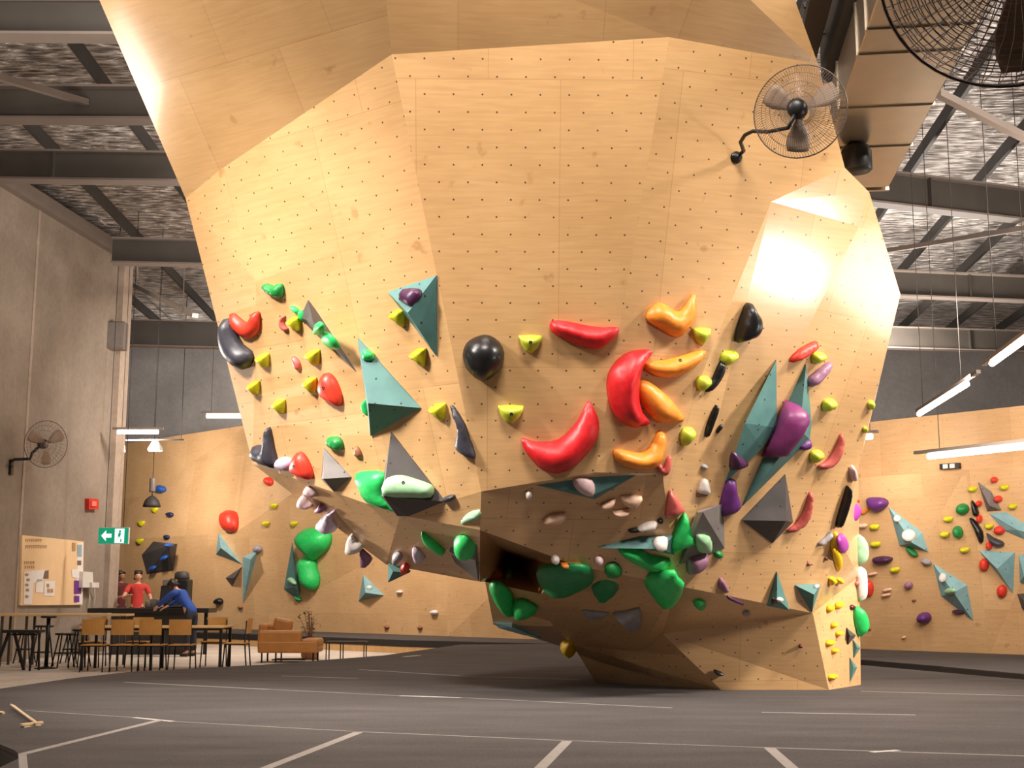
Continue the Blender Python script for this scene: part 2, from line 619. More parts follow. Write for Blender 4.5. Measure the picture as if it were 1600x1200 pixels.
mbL.add([r[3] for r in G4], [(4, 3, 2, 1, 0)])
struct('wall_back', mbL, 'ply_wall', uv=True)

mbR = MB()
qa, qb, qc, qd = wr(1180), wr(1345), wr(1540), wr(1700)
rowr = lambda z, off: [v3(p, z) + ndr * o for p, o in zip((qa, qb, qc, qd), off)]
s0, s1, s2, s3 = rowr(.3, (0, 0, 0, .1)), rowr(3.42, (.45, .45, .5, .25)), rowr(3.42, (0, 0, 0, 0)), rowr(4.5, (0, 0, 0, 0))
s4, s5 = rowr(4.5, (-.5,) * 4), rowr(.3, (-.5,) * 4)
GR = [s0, s1, s2, s3, s4, s5]
for a, b in zip(GR, GR[1:] + GR[:1]):
    for i in range(3):
        mbR.add([a[i], a[i + 1], b[i + 1], b[i]], [(0, 1, 2), (0, 2, 3)])
mbR.add([r[0] for r in GR], [(0, 1, 2, 3, 4, 5)])
mbR.add([r[3] for r in GR], [(5, 4, 3, 2, 1, 0)])
struct('wall_right', mbR, 'ply_wall', uv=True)

# ------------------------------------------------------------------ floors, mats
mb = MB()
mb.poly([(-16, -6, 0), (22, -6, 0), (22, 46, 0), (-16, 46, 0)], .2, V((0, 0, 1)))
struct('floor', mb, 'conc_floor')

Z1 = V((0, 0, 1))
corner = [PZ(35, 1182, .3), PZ(22, 1172, .3), PZ(0, 1163, .3)]
pm = [V((-3.0, -4, .3)), V((-3.0, 7.3, .3))] + corner + [V((-4.3, 9.6, .3)), V((-5.9, 11.5, .3)), PZ(0, 1076, .3), PZ(110, 1060, .3), PZ(200, 1050, .3), PZ(420, 1038, .3), PZ(600, 1024, .3), PZ(720, 1007, .3),
     PZ(890, 1006, .3), V((4.0, 22, .3)), PZ(1345, 1039, .3), PZ(1600, 1062, .3), V((8.5, 12, .3)), V((9, -4, .3))]
mroot = thing('floor_mat', V((0, 8, 0)), 'wide grey carpeted crash mat under the climbing boulder, marked with pale seams', 'crash mat')
mb = MB()
bmx = [p.copy() for p in pm]
mb.poly(bmx, .03, Z1)
mb.build('carpet_top', 'carpet', mroot)
mb = MB()
mb.poly([p - Z1 * .032 for p in pm], .268, Z1)
mb.build('foam_core', 'foam_black', mroot)


def strip(p, q, w, z=.3005):
    a, b = PZ(*p, z), PZ(*q, z)
    d = (b - a).normalized()
    s = V((-d.y, d.x, 0)) * w / 2
    m = MB()
    m.poly([a - s, b - s, b + s, a + s], .002, Z1)
    return m


for p, q, w, m in (((250, 1125), (35, 1178), .07, 'tape'), ((35, 1178), (38, 1215), .05, 'tape'), ((560, 1144), (405, 1204), .075, 'tape'), ((886, 1158), (838, 1206), .075, 'tape'),
                   ((1202, 1168), (1245, 1206), .075, 'tape'), ((195, 1066), (420, 1077), .06, 'tape'), ((420, 1077), (625, 1087), .03, 'tape'), ((625, 1087), (720, 1090), .07, 'tape_br'), ((720, 1090), (1050, 1106), .03, 'tape'),
                   ((1190, 1113), (1430, 1117), .045, 'tape'), ((40, 1110), (210, 1121), .02, 'tape'), ((210, 1121), (270, 1127), .05, 'tape_br'), ((270, 1127), (560, 1143), .02, 'tape'), ((560, 1143), (885, 1157), .025, 'tape'),
                   ((885, 1157), (1200, 1168), .02, 'tape'), ((1200, 1168), (1600, 1181), .03, 'tape'), ((1345, 1080), (1600, 1087), .035, 'tape'), ((560, 1046), (720, 1056), .05, 'tape'), ((720, 1056), (905, 1062), .03, 'tape'),
                   ((440, 1056), (560, 1060), .04, 'tape')):
    strip(p, q, w).build('seam_tape', m, mroot)
# scraps of tape lying near the seam
tag(strip((1362, 1175), (1404, 1172), .05, .3025).build('tape_scrap', 'tape_br'), 'short curled scrap of pale tape by the seam in front of the boulder', 'tape')
tag(strip((632, 1026), (655, 1024), .1, .3025).build('tape_scrap', 'tape_br'), 'tiny pale tape patch at the far mat edge past the wire bench', 'tape')

# perimeter mat on its plinth
fl = [PZ(150, 983, .3), PZ(375, 990, .3), PZ(640, 1000, .3), PZ(760, 1003, .3), PZ(900, 1006, .3)]
bl = [v3(p, .3) for p in (pa, wl(375), wl(640), wl(760), pd)]
proot = thing('perimeter_mat', v3(wl(600), 0), 'long dark grey mat running along the foot of the pale back wall', 'crash mat')
mb = MB()
mb.poly([p for p in fl] + [p for p in bl[::-1]], .15, Z1)
mb.build('mat_pad', 'carpet', proot)
mb = MB()
dn = lambda p, z: V((p.x, p.y, z))
for i in range(len(fl) - 1):
    a, b = fl[i], fl[i + 1]
    mb.add([dn(a, .285) - V((0, .01, 0)), dn(b, .285) - V((0, .01, 0)), dn(b, .15) - V((0, .01, 0)), dn(a, .15) - V((0, .01, 0))], [(0, 1, 2, 3)])
mb.build('mat_edge', 'foam_black', proot, fix=False)
mb = MB()
mb.poly([dn(p, .149) for p in fl] + [dn(p, .149) for p in bl[::-1]], .149, Z1)
mb.build('plinth', 'plinth', proot)
fr = [PZ(1300, 1027, .3), PZ(1350, 1031, .3), PZ(1470, 1041, .3), PZ(1600, 1053, .3), V((7.0, 13.5, .3))]
br_ = [v3(p, .3) for p in (qa, qb, wr(1470), wr(1600), qd)]
proot = thing('perimeter_mat', v3(wr(1450), 0), 'dark grey mat along the foot of the wall with teal kite volumes', 'crash mat')
mb = MB()
mb.poly(fr + br_[::-1], .15, Z1)
mb.build('mat_pad', 'carpet', proot)
mb = MB()
for i in range(len(fr) - 1):
    a, b = fr[i], fr[i + 1]
    o = V((-.012, -.012, 0))
    mb.add([dn(a, .285) + o, dn(b, .285) + o, dn(b, .15) + o, dn(a, .15) + o], [(0, 1, 2, 3)])
mb.build('mat_edge', 'foam_black', proot, fix=False)
mb = MB()
mb.poly([dn(p, .149) for p in fr] + [dn(p, .149) for p in br_[::-1]], .149, Z1)
mb.build('plinth', 'foam_black', proot)

# ------------------------------------------------------------------ building shell
YD = V((.123, 1, 0)).normalized()           # the hall's long direction (vanishes near x = 1046)
XD = V((YD.y, -YD.x, 0))
far = P(183, 700, 30.0)
far.z = 0
near = far - YD * 24
hts = 0


def topz(px, py, y):
    return P(px, py, y).z


zt = P(190, 400, 30.0).z
mb = MB()
mb.poly([far, near, near + Z1 * zt, far + Z1 * zt], .3, XD)
struct('wall_left', mb, 'conc')
# the concrete pilaster at the far end of that wall and the lighter joint nearer by
mb = MB()
mb.box(far + XD * .06 - YD * .12 + Z1 * zt / 2, (.14, .5, zt), math.atan2(-.123, 1))
struct('trim_1', mb, 'conc_pale')
jp = PPL(45, 600, far, XD)
jx = far + YD * ((jp - far).dot(YD))
mb = MB()
mb.box(jx + XD * .008 + Z1 * zt / 2, (.02, .09, zt), math.atan2(-.123, 1))
struct('trim_2', mb, 'conc_pale')
# steel edge beam along the top of the concrete wall
mb = MB()
mb.bar(far + Z1 * (zt - .02), near + Z1 * (zt - .02), .36, .3)
struct('trim_3', mb, 'steel_lt')
mb = MB()
mb.poly([V((-26, 44.5, 0)), V((22, 41.5, 0)), V((22, 41.5, 11)), V((-26, 44.5, 11))], .3, V((0, -1, 0)))
struct('wall_far', mb, 'conc_back')
mb = MB()
mb.poly([V((20, -8, 0)), V((20, 44, 0)), V((20, 44, 11)), V((20, -8, 11))], .3, V((-1, 0, 0)))
struct('wall_side', mb, 'conc')
ZC = 9.7
mb = MB()
mb.poly([V((-26, -8, ZC)), V((-26, 46, ZC)), V((22, 46, ZC)), V((22, -8, ZC))], .2, V((0, 0, -1)))
struct('ceiling', mb, 'foil')
mb = MB()
wa, wb = P(207, 493, 44), P(240, 541, 44)
mb.box(((wa.x + wb.x) / 2, 43.2, (wa.z + wb.z) / 2), (abs(wb.x - wa.x), .12, abs(wa.z - wb.z)))
wf = struct('window_1', mb, 'window')

# ceiling beams: I sections seen below the roof deck
ZB = 8.0


def beam(pl, pr, dep, zb, label, px_ext=(0, 0), stiff=()):
    a, b = PZ(*pl, zb), PZ(*pr, zb)
    d = (b - a).normalized()
    a, b = a - d * px_ext[0], b + d * px_ext[1]
    t = thing('roof_beam', (a + b) / 2, label, 'beam', None)
    m = MB()
    m.bar(a + Z1 * dep / 2, b + Z1 * dep / 2, .03, dep - .04)
    m.build('web', 'steel_dk' if 'near' in label else 'steel', t)
    for z in (.02, dep - .02):
        m = MB()
        m.bar(a + Z1 * z, b + Z1 * z, .28, .035)
        m.build('flange', 'steel_lt', t)
    for s in stiff:
        c = PZ(*s, zb)
        c = a + d * ((c - a).dot(d))
        m = MB()
        m.box(c + Z1 * dep / 2, (.02, .24, dep - .08), math.atan2(d.y, d.x))
        m.build('stiffener', 'steel', t)
    return t


beam((0, 60), (200, 61), .52, ZB, 'dark roof beam above the concrete wall, topmost of those beside the boulder', (1.2, 2.0))
beam((0, 190), (260, 191), .52, ZB, 'dark roof beam between the topmost beam and the one at the concrete wall top', (1.0, 2.0))
beam((0, 283), (280, 287), .52, ZB, 'dark roof beam just above the top of the concrete wall', (.8, 2.2), stiff=((85, 285),))
beam((190, 413), (330, 416), .55, ZB, 'far roof beam behind the hanging conduit pipe', (.2, 3))
beam((190, 541), (350, 545), .75, ZB, 'lowest far roof beam with bright lit flange above grey back wall', (.3, 4))
beam((1385, 322), (1600, 347), .62, ZB, 'roof beam by the end of the metal duct', (1.2, 6), stiff=((1450, 330),))
beam((1400, 464), (1600, 472), .62, ZB, 'middle roof beam level with the boulder widest corner', (2, 6), stiff=((1515, 468),))
beam((1390, 545), (1600, 551), .62, ZB, 'lowest roof beam with lit flange above the hanging tube lights', (2, 6), stiff=((1513, 549),))

# purlins under the deck
for k, x in enumerate([-17, -15.2, -13.4, -11.6, -9.8, -8, -6.2, -4.4, -2.6, 1.6, 3.4, 4.9, 6.4, 7.9, 9.4, 10.9, 12.4, 14.2, 16]):
    m = MB()
    a = V((x, 10, ZC - .42))
    b = V((x + (2.6 if x > 0 else -.8), 40, ZC - .42))
    m.bar(a, b, .07, .24)
    tag(m.build('roof_purlin', 'steel_dk'), 'dark steel purlin running under the silver roof foil', 'purlin', 'purlins under the roof foil')

# diagonal tie rods
for (p, q, y1, y2, lab) in (((-30, 112), (135, 160), 15.5, 17.5, 'thin diagonal brace crossing below the roof foil above the concrete wall'),
                            ((1385, 392), (1640, 350), 26, 22, 'diagonal brace crossing below the roof foil between two beams near the boulder'),
                            ((1465, 145), (1640, 235), 14, 15.5, 'diagonal brace crossing the roof beside the cage of the big fan')):
    m = MB()
    m.bar(P(*p, y1), P(*q, y2), .09, .09)
    tag(m.build('roof_brace', 'steel_lt'), lab, 'brace')
# ------------------------------------------------------------------ climbing holds and volumes
dgB = []
for o in (bo, bpy.data.objects['wall_back'], bpy.data.objects['wall_right']):
    k0 = WORLD[o.name]
    vs = [v.co + k0 for v in o.data.vertices]
    fs = [tuple(p.vertices) for p in o.data.polygons]
    dgB.append(BVHTree.FromPolygons(vs, fs))


def hit(px, py, which=None):
    """surface point and outward normal seen at a pixel; which: 0 boulder, 1 back wall, 2 far side wall"""
    best = None
    for i, b in enumerate(dgB):
        if which is not None and i != which:
            continue
        r = ray(px, py).normalized()
        h = b.ray_cast(EYE, r)
        if h[0] is not None and (best is None or h[3] < best[2]):
            n = h[1] if h[1].dot(r) < 0 else -h[1]
            best = (h[0], n.normalized(), h[3])
    if best is None:
        raise RuntimeError('no surface at %s,%s' % (px, py))
    return best[0], best[1]


def catmull(pts, sub=4):
    out = []
    n = len(pts)
    for i in range(n):
        p0, p1, p2, p3 = (V(pts[(i + k) % n]) for k in (-1, 0, 1, 2))
        for j in range(sub):
            t = j / sub
            out.append(.5 * ((2 * p1) + (p2 - p0) * t + (2 * p0 - 5 * p1 + 4 * p2 - p3) * t * t + (3 * p1 - p0 - 3 * p2 + p3) * t ** 3))
    return out


def hold_mesh(outline, o, n, H, tilt=0.0, smooth=2, edge=.7, lump=0.0, hollow=0.0, ridge=0):
    """solid hold: outline (pixels) laid on the surface o,n, swelling to height H (m) away from it.
    tilt > 0 puts the height towards the upper edge; hollow scoops the middle out; lump roughens it"""
    up = (V((0, 0, 1)) - n * n.z)
    up = up.normalized() if up.length > .05 else V((0, 1, 0))
    rt = up.cross(n)
    lift = .32 * H
    pts = catmull([V((*q, 0)) for q in outline], smooth) if smooth > 1 else [V((*q, 0)) for q in outline]
    p2 = []
    for q in pts:
        w = PPL(q.x, q.y, o + n * lift, n) - o
        p2.append(V((w.dot(rt), w.dot(up))))
    xs = [p.x for p in p2]
    ys = [p.y for p in p2]
    w, h = max(xs) - min(xs), max(ys) - min(ys)
    step = max(min(w, h) / 7, max(w, h) / 24)
    # resample the boundary evenly
    bp = []
    for a, b in zip(p2, p2[1:] + p2[:1]):
        L = (b - a).length
        k = max(1, int(L / step + .5))
        for j in range(k):
            bp.append(a + (b - a) * (j / k))
    m = len(bp)

    def inside(p):
        c = False
        for i in range(m):
            a, b = bp[i], bp[i - 1]
            if (a.y > p.y) != (b.y > p.y) and p.x < (b.x - a.x) * (p.y - a.y) / (b.y - a.y) + a.x:
                c = not c
        return c

    def dist(p):
        best = 1e9
        for i in range(m):
            a, b = bp[i], bp[i - 1]
            d = b - a
            t = max(0, min(1, (p - a).dot(d) / (d.length_squared or 1e-12)))
            best = min(best, (p - a - d * t).length)
        return best
    inner = []
    y = min(ys) + step / 2
    r_ = 0
    while y < max(ys):
        x = min(xs) + step / 2 + (step / 2 if r_ % 2 else 0)
        while x < max(xs):
            p = V((x, y))
            if inside(p):
                d = dist(p)
                if d > step * .45:
                    inner.append((p, d))
            x += step
        y += step * .87
        r_ += 1
    allp = bp + [q for q, d in inner]
    ds = [0.0] * m + [d for q, d in inner]
    ov, oe, of, iv, ie, if_ = delaunay_2d_cdt([p.copy() for p in allp], [(i, (i + 1) % m) for i in range(m)], [], 1, 1e-6)
    dmax = max(ds) or step
    lift_v = []
    for v, src in zip(ov, iv):
        d = ds[src[0]] if src else 0
        t = min(1, d / (dmax * 1.02))
        z = t ** ridge if ridge else (1 - (1 - t) ** 2) ** edge
        if hollow:
            z -= hollow * max(0, t - .45) ** 1.0 * 1.8
        ty = (v.y - min(ys)) / (h or 1)
        z *= 1 + tilt * (ty - .5) * 1.6
        if lump:
            z += lump * (math.sin(v.x * 90 + v.y * 31) * math.cos(v.y * 77 - v.x * 13)) * (1 if t > .1 else 0)
        lift_v.append(max(0, z) * (H - lift) + lift)
    verts, faces = [], []
    for v, z in zip(ov, lift_v):
        verts.append(o + rt * v.x + up * v.y + n * z)
    faces += [tuple(f) for f in of]
    # skirt back to the surface
    nb = len(verts)
    ring = []
    used = {}
    for f in of:
        for i in range(len(f)):
            e = (f[i], f[(i + 1) % len(f)])
            used[e] = used.get(e, 0) + 1
    bed = [e for e in used if (e[1], e[0]) not in used]
    low = {}
    for a, b in bed:
        for q in (a, b):
            if q not in low:
                low[q] = len(verts)
                verts.append(o + rt * ov[q].x + up * ov[q].y - n * .004)
        faces.append((b, a, low[a], low[b]))
    # flat back
    nxt = {b: a for a, b in bed}
    if bed:
        s0 = bed[0][1]
        loop = [s0]
        q = nxt[s0]
        while q != s0 and len(loop) < 2000:
            loop.append(q)
            q = nxt.get(q, s0)
        faces.append(tuple(low[q] for q in loop))
    mb = MB()
    mb.add(verts, faces, True)
    return mb


USED = {}


def bolt(o, n, up, r, parent):
    m = MB()
    m.lathe(o - n * .01, [(r * .9, 0), (r, .004), (r, .014), (r * .8, .016), (r * .55, .016), (r * .5, .010)], 10, n)
    return m.build('bolt', 'bolt', parent, origin=o)


def hold(color, label, out, H, group=None, wall=None, at=None, tilt=0, smooth=2, edge=.7, lump=0, hollow=0, ridge=0, boltpx=None, name='climbing_hold', cat='climbing hold', onto=None):
    cx = sum(p[0] for p in out) / len(out)
    cy = sum(p[1] for p in out) / len(out)
    if onto is not None:
        o, n = onto(*(at or (cx, cy)))
    else:
        o, n = hit(*(at or (cx, cy)), wall)
    if at:
        o = PPL(cx, cy, o, n)
    mb = hold_mesh(out, o, n, H, tilt, smooth, edge, lump, hollow, ridge)
    ob = mb.build(name, 'h_' + color, origin=o, fix=True)
    tag(ob, label, cat, group)
    if boltpx:
        b0 = BVHTree.FromPolygons(mb.v, mb.f)
        r = ray(*boltpx).normalized()
        h = b0.ray_cast(EYE, r)
        if h[0] is not None:
            nn = h[1] if h[1].dot(r) < 0 else -h[1]
            bolt(h[0], nn, None, .016 if H > .06 else .011, ob)
    return ob


def pyramid(color, label, base, apex, H, wall=None, at=None, group=None):
    """painted ply volume: base polygon on the surface (pixels) and an apex seen at a pixel, H metres out"""
    cx = sum(p[0] for p in base) / len(base)
    cy = sum(p[1] for p in base) / len(base)
    o, n = hit(*(at or (cx, cy)), wall)
    bs = [PPL(*q, o, n) for q in base]
    ap = PPL(*apex, o + n * H, n)
    k = len(bs)
    lip = [b + n * .012 for b in bs]
    mb = MB()
    mb.add([b - n * .012 for b in bs] + lip + [ap],
           [tuple(range(k))] + [(i, (i + 1) % k, k + (i + 1) % k, k + i) for i in range(k)] + [(k + i, k + (i + 1) % k, 2 * k) for i in range(k)])
    ob = mb.build('climbing_volume', 'v_' + color, uv=True, origin=sum(bs, V()) / k)
    tag(ob, label, 'climbing volume', group)
    tree = BVHTree.FromPolygons(mb.v, mb.f)

    def onto(px, py):
        r = ray(px, py).normalized()
        h = tree.ray_cast(EYE, r)
        if h[0] is None:
            return o, n
        nn = h[1] if h[1].dot(r) < 0 else -h[1]
        return h[0], nn.normalized()
    return onto


def ell(cx, cy, w, h, rot=0, k=10):
    c, s = math.cos(math.radians(rot)), math.sin(math.radians(rot))
    return [(cx + math.cos(2 * math.pi * i / k) * w / 2 * c - math.sin(2 * math.pi * i / k) * h / 2 * s,
             cy + math.cos(2 * math.pi * i / k) * w / 2 * s + math.sin(2 * math.pi * i / k) * h / 2 * c) for i in range(k)]


def tmpl(t, cx, cy, w, h):
    return [(cx + (x - .5) * w, cy + (y - .5) * h) for x, y in t]


SHIELD = [(0, .05), (.5, 0), (1, .05), (.98, .3), (.82, .65), (.55, 1), (.3, .88), (.1, .5)]
SHIELD_L = [(0, .38), (.25, .18), (.5, .02), (.98, 0), (1, .5), (.95, .98), (.78, 1), (.5, .72), (.2, .55)]
SHIELD_R = [(.25, .05), (.75, 0), (1, .2), (.85, .55), (.45, .95), (.1, 1), (0, .6), (.05, .25)]
BAR = [(0, .1), (.5, 0), (1, .1), (.95, .75), (.5, 1), (.05, .75)]

# --- pale side face of the boulder (towards the tables)
FA = dict(at=(470, 560))
hold('fgreen', 'small green knobbly hold, highest hold on the pale side face of the boulder', [(409, 446), (416, 444), (425, 447), (432, 444), (440, 446), (441, 462), (436, 465), (428, 464), (418, 458), (411, 452)], .09, lump=.10, at=(430, 470))
hold('scarlet', 'red U-shaped jug beside the long black hold at the boulder edge', [(358, 492), (365, 491), (378, 502), (387, 503), (391, 492), (397, 488), (403, 490), (403, 516), (394, 526), (385, 529), (372, 522), (362, 510)], .09, at=(390, 530))
hold('slate', 'long black slug-shaped hold wrapping the outer edge of the boulder', [(346, 502), (352, 499), (358, 503), (365, 520), (375, 540), (388, 550), (391, 562), (386, 573), (379, 578), (369, 574), (356, 562), (347, 545), (343, 522)], .16, at=(372, 545))
hold('rose', 'small dull red hook hold touching a lime jug on the pale face', [(440, 495), (445, 494), (442, 502), (446, 511), (449, 513), (449, 517), (442, 516), (437, 509), (437, 500)], .05, at=(440, 530))
GY = 'lime jugs on the pale side face of the boulder'
for cx, cy, w, h, lab in ((457, 506, 20, 23, 'lime jug beside the small dull red hook, under two green blobs'),
                          (619, 497, 24, 27, 'lime jug directly below the upper teal pyramid on the pale face'),
                          (651, 559, 25, 28, 'lime jug between the two teal pyramids on the pale face'),
                          (408, 564, 20, 22, 'lime jug just inside the lower end of the long black slug hold'),
                          (394, 607, 17, 21, 'lime jug closest to the outer edge of the pale face'),
                          (434, 636, 18, 23, 'lime jug lowest on the pale face, well above the black horn hold'),
                          (486, 559, 22, 23, 'lime jug under the long charcoal pyramid with green holds'),
                          (482, 603, 20, 25, 'lime jug directly beside the red oval on the pale face'),
                          (681, 644, 26, 26, 'lime jug at the sharp tip of the big teal pyramid')):
    hold('yellow', lab, tmpl(SHIELD_L, cx, cy, w, h), .10, group=GY, tilt=.3, smooth=1, edge=.8)
t = pyramid('char', 'long thin charcoal pyramid carrying green holds on the pale face', [(483, 468), (557, 580), (522, 548), (491, 518), (470, 496)], (489, 503), .16)
hold('green', 'round pale green blob high on the thin charcoal pyramid', ell(498, 514, 15, 19, -20), .06, onto=t)
hold('green', 'elongated pale green hold lower on the thin charcoal pyramid', [(502, 523), (509, 521), (519, 528), (529, 543), (524, 547), (513, 540), (504, 531)], .06, onto=t)
hold('green', 'tiny green blob above the top of the thin charcoal pyramid edge', [(454, 478), (460, 479), (466, 485), (465, 490), (458, 487)], .05, at=(458, 500))
hold('green', 'small green hold tucked against the upper end of thin charcoal pyramid', [(466, 487), (471, 485), (475, 494), (474, 502), (467, 497)], .05, at=(458, 500))
t = pyramid('teal', 'upper teal pyramid with a dark hold, against the ridge of the pale face', [(683, 430), (683, 556), (607, 456)], (637, 489), .22)
hold('plum', 'dark maroon lump on the upper teal pyramid', [(633, 451), (655, 451), (655, 461), (645, 472), (638, 477), (624, 469), (624, 464)], .08, onto=t, lump=.06)
t = pyramid('teal', 'big teal pyramid in the middle of the pale side face', [(560, 528), (658, 637), (580, 681)], (575, 630), .24)
hold('green', 'shiny green knob near the top of the big teal pyramid', [(565, 551), (570, 546), (579, 548), (585, 555), (582, 562), (568, 562)], .07, onto=t)
hold('green', 'green hold peeking out behind the back edge of the big teal pyramid', [(568, 627), (573, 624), (578, 640), (579, 651), (571, 645), (567, 636)], .09, at=(560, 640))
hold('rose', 'small dull red finger hold under the thin charcoal pyramid', [(456, 557), (461, 558), (468, 567), (469, 578), (463, 578), (458, 570)], .05, at=(462, 585))
hold('scarlet', 'tall red oval hold with a bolt, mid pale face', [(505, 584), (515, 586), (524, 598), (531, 618), (531, 635), (522, 633), (505, 624), (498, 612), (497, 598)], .11, boltpx=(505, 606))
hold('slate', 'black horn-shaped hold at the lowest outer corner of the pale face', [(415, 671), (420, 673), (425, 700), (429, 715), (429, 731), (420, 730), (400, 722), (393, 712), (394, 698), (404, 697), (411, 700)], .13, at=(420, 700))
hold('lilac', 'pale lilac knob between the black horn and a red oval', [(430, 722), (436, 716), (448, 715), (455, 722), (454, 734), (444, 736), (432, 731)], .09, at=(442, 705))
hold('scarlet', 'red oval hold beside the pale lilac knob at the bottom edge', [(463, 708), (471, 709), (480, 722), (486, 738), (485, 749), (475, 749), (460, 742), (453, 733), (455, 720)], .11, at=(470, 720), boltpx=(459, 729))
pyramid('charl', 'small charcoal pyramid without holds near the bottom edge of pale face', [(507, 700), (549, 745), (523, 768), (503, 748)], (505, 748), .15)
hold('fgreen', 'small green knobbly hold just above the small charcoal pyramid', [(511, 685), (518, 683), (528, 684), (534, 693), (533, 703), (524, 704), (512, 696)], .08, lump=.10)
hold('brown', 'small brown hold between the two charcoal pyramids', [(556, 697), (561, 702), (565, 712), (561, 715), (553, 711), (554, 704)], .05)
hold('green', 'big bright green jug against the side of the large charcoal pyramid', [(556, 740), (572, 737), (592, 738), (601, 747), (599, 772), (606, 784), (619, 799), (602, 796), (573, 786), (563, 770), (556, 753)], .12, at=(580, 745))
t = pyramid('char', 'large charcoal pyramid with a long green ledge at the roof edge', [(612, 675), (696, 783), (640, 806), (622, 806), (596, 774)], (599, 776), .26, at=(640, 730))
hold('mint', 'long pale green ledge hold bolted on the large charcoal pyramid', [(600, 752), (612, 744), (628, 742), (650, 748), (674, 757), (678, 765), (672, 777), (640, 777), (598, 774)], .10, onto=t, boltpx=(630, 754))
hold('slate', 'tiny dark hold at the tip of the large charcoal pyramid on the edge', [(692, 779), (700, 774), (709, 774), (709, 780), (700, 785), (694, 784)], .06, at=(690, 760))
hold('slate', 'black drip-shaped hold along the ridge of the pale face', [(703, 635), (708, 638), (722, 660), (731, 685), (740, 712), (737, 717), (727, 713), (714, 703), (712, 690), (716, 672), (710, 655)], .10, at=(715, 670))

# --- front face
hold('black', 'big round black bolt-on macro on the front face of the boulder', [(733, 533), (750, 525), (765, 525), (780, 535), (788, 552), (784, 572), (768, 590), (755, 595), (742, 590), (728, 575), (723, 555), (726, 542)], .26, edge=.6)
GF = 'lime jugs on the front face of the boulder'
hold('lime', 'lime jug between the round black macro and the straight red bar', tmpl(SHIELD, 829, 538, 37, 29), .10, GF, tilt=.5, smooth=1, edge=.8, boltpx=(829, 535))
hold('lime', 'lime jug above the wide red crescent on the front face', tmpl(SHIELD, 798, 648, 40, 30), .10, GF, tilt=.5, smooth=1, edge=.8, boltpx=(799, 647))
hold('lime', 'lime jug under the corner of the upper orange jug', tmpl(SHIELD, 1097, 526, 28, 27), .10, GF, tilt=.4, smooth=1, edge=.8, at=(1060, 540))
hold('red', 'straight dark red bar hold, highest red one on the front face', [(862, 502), (885, 502), (918, 509), (945, 512), (967, 512), (960, 528), (940, 543), (925, 546), (900, 538), (870, 525), (860, 514)], .14, edge=.6, tilt=.2, ridge=.75)
hold('orange', 'upper orange horned jug on the front face', [(1030, 473), (1042, 477), (1055, 486), (1066, 485), (1078, 468), (1086, 459), (1088, 480), (1087, 498), (1075, 515), (1060, 528), (1040, 518), (1018, 505), (1011, 495), (1018, 482)], .14, ridge=.75)
hold('red', 'tall red crescent standing upright with orange petals behind it', [(998, 549), (1019, 548), (1017, 556), (1007, 570), (1001, 590), (999, 620), (1004, 645), (1017, 661), (1000, 667), (985, 667), (968, 655), (957, 635), (952, 605), (955, 585), (965, 568), (980, 555)], .24, ridge=.75)
hold('orange', 'upper orange petal hold sticking out beside the upright red crescent', [(1005, 566), (1040, 563), (1070, 555), (1090, 549), (1103, 549), (1097, 563), (1080, 578), (1060, 588), (1035, 590), (1018, 583), (1006, 573)], .12, at=(1050, 590), boltpx=(1063, 563), ridge=.75)
hold('orange', 'lower orange petal hold drooping beside the upright red crescent', [(1000, 595), (1015, 597), (1035, 612), (1055, 632), (1068, 652), (1066, 659), (1035, 661), (1018, 651), (1003, 630), (997, 610)], .12, at=(1030, 620), ridge=.75)
hold('red', 'wide glossy red crescent smiling above the roof edge', [(815, 686), (830, 690), (850, 692), (872, 688), (890, 674), (905, 655), (917, 631), (922, 629), (930, 642), (936, 660), (935, 680), (925, 700), (908, 720), (890, 734), (870, 740), (848, 735), (830, 718), (820, 703)], .20, at=(870, 660), tilt=-.2, ridge=.75)
hold('orange', 'low orange crescent jug just above the teal roof-edge diamond', [(962, 703), (985, 706), (1003, 708), (1018, 700), (1027, 680), (1035, 675), (1041, 683), (1040, 700), (1035, 720), (1022, 733), (1000, 735), (975, 728), (962, 718)], .15, at=(980, 680), ridge=.75)
hold('rose', 'small two-pronged dark red hold at the tail of low orange crescent', [(1026, 728), (1034, 726), (1037, 733), (1043, 716), (1049, 713), (1048, 735), (1040, 744), (1030, 737)], .06, at=(1010, 690), ridge=.8)

# --- glossy side wall
hold('black', 'black ribbed macro alone high on the glossy side wall', [(1168, 478), (1176, 475), (1181, 485), (1188, 495), (1189, 512), (1180, 527), (1165, 533), (1153, 536), (1151, 527), (1156, 508), (1163, 490)], .20)
GR_ = 'lime jugs on the glossy side wall'
for cx, cy, w, h, lab in ((1141, 560, 25, 24, 'lime jug above the upper black sliver on the side wall'), (1101, 600, 20, 24, 'lime jug at the lower end of the upper black sliver'),
                          (1076, 683, 22, 29, 'lime jug lowest near the front ridge, under the black slivers'), (1280, 560, 21, 18, 'lime jug touching the small red bar on the side wall'),
                          (1297, 634, 21, 20, 'lime jug alone to the outside of the large teal fin'), (1277, 714, 20, 20, 'lime jug above the tail of upper slim red crescent')):
    hold('lime', lab, tmpl(SHIELD_R, cx, cy, w, h), .09, GR_, tilt=.3, smooth=1, edge=.8)
hold('black', 'upper black sliver hold between two lime jugs', [(1128, 565), (1132, 570), (1129, 585), (1118, 603), (1107, 613), (1105, 609), (1115, 592), (1122, 575)], .07)
hold('black', 'lower black sliver hold leaning along the front ridge', [(1120, 633), (1122, 640), (1115, 660), (1107, 680), (1103, 683), (1105, 668), (1112, 648)], .06)
hold('black', 'tiny black chip beside the lower black sliver', [(1127, 663), (1130, 667), (1124, 675), (1120, 677), (1121, 670)], .03)
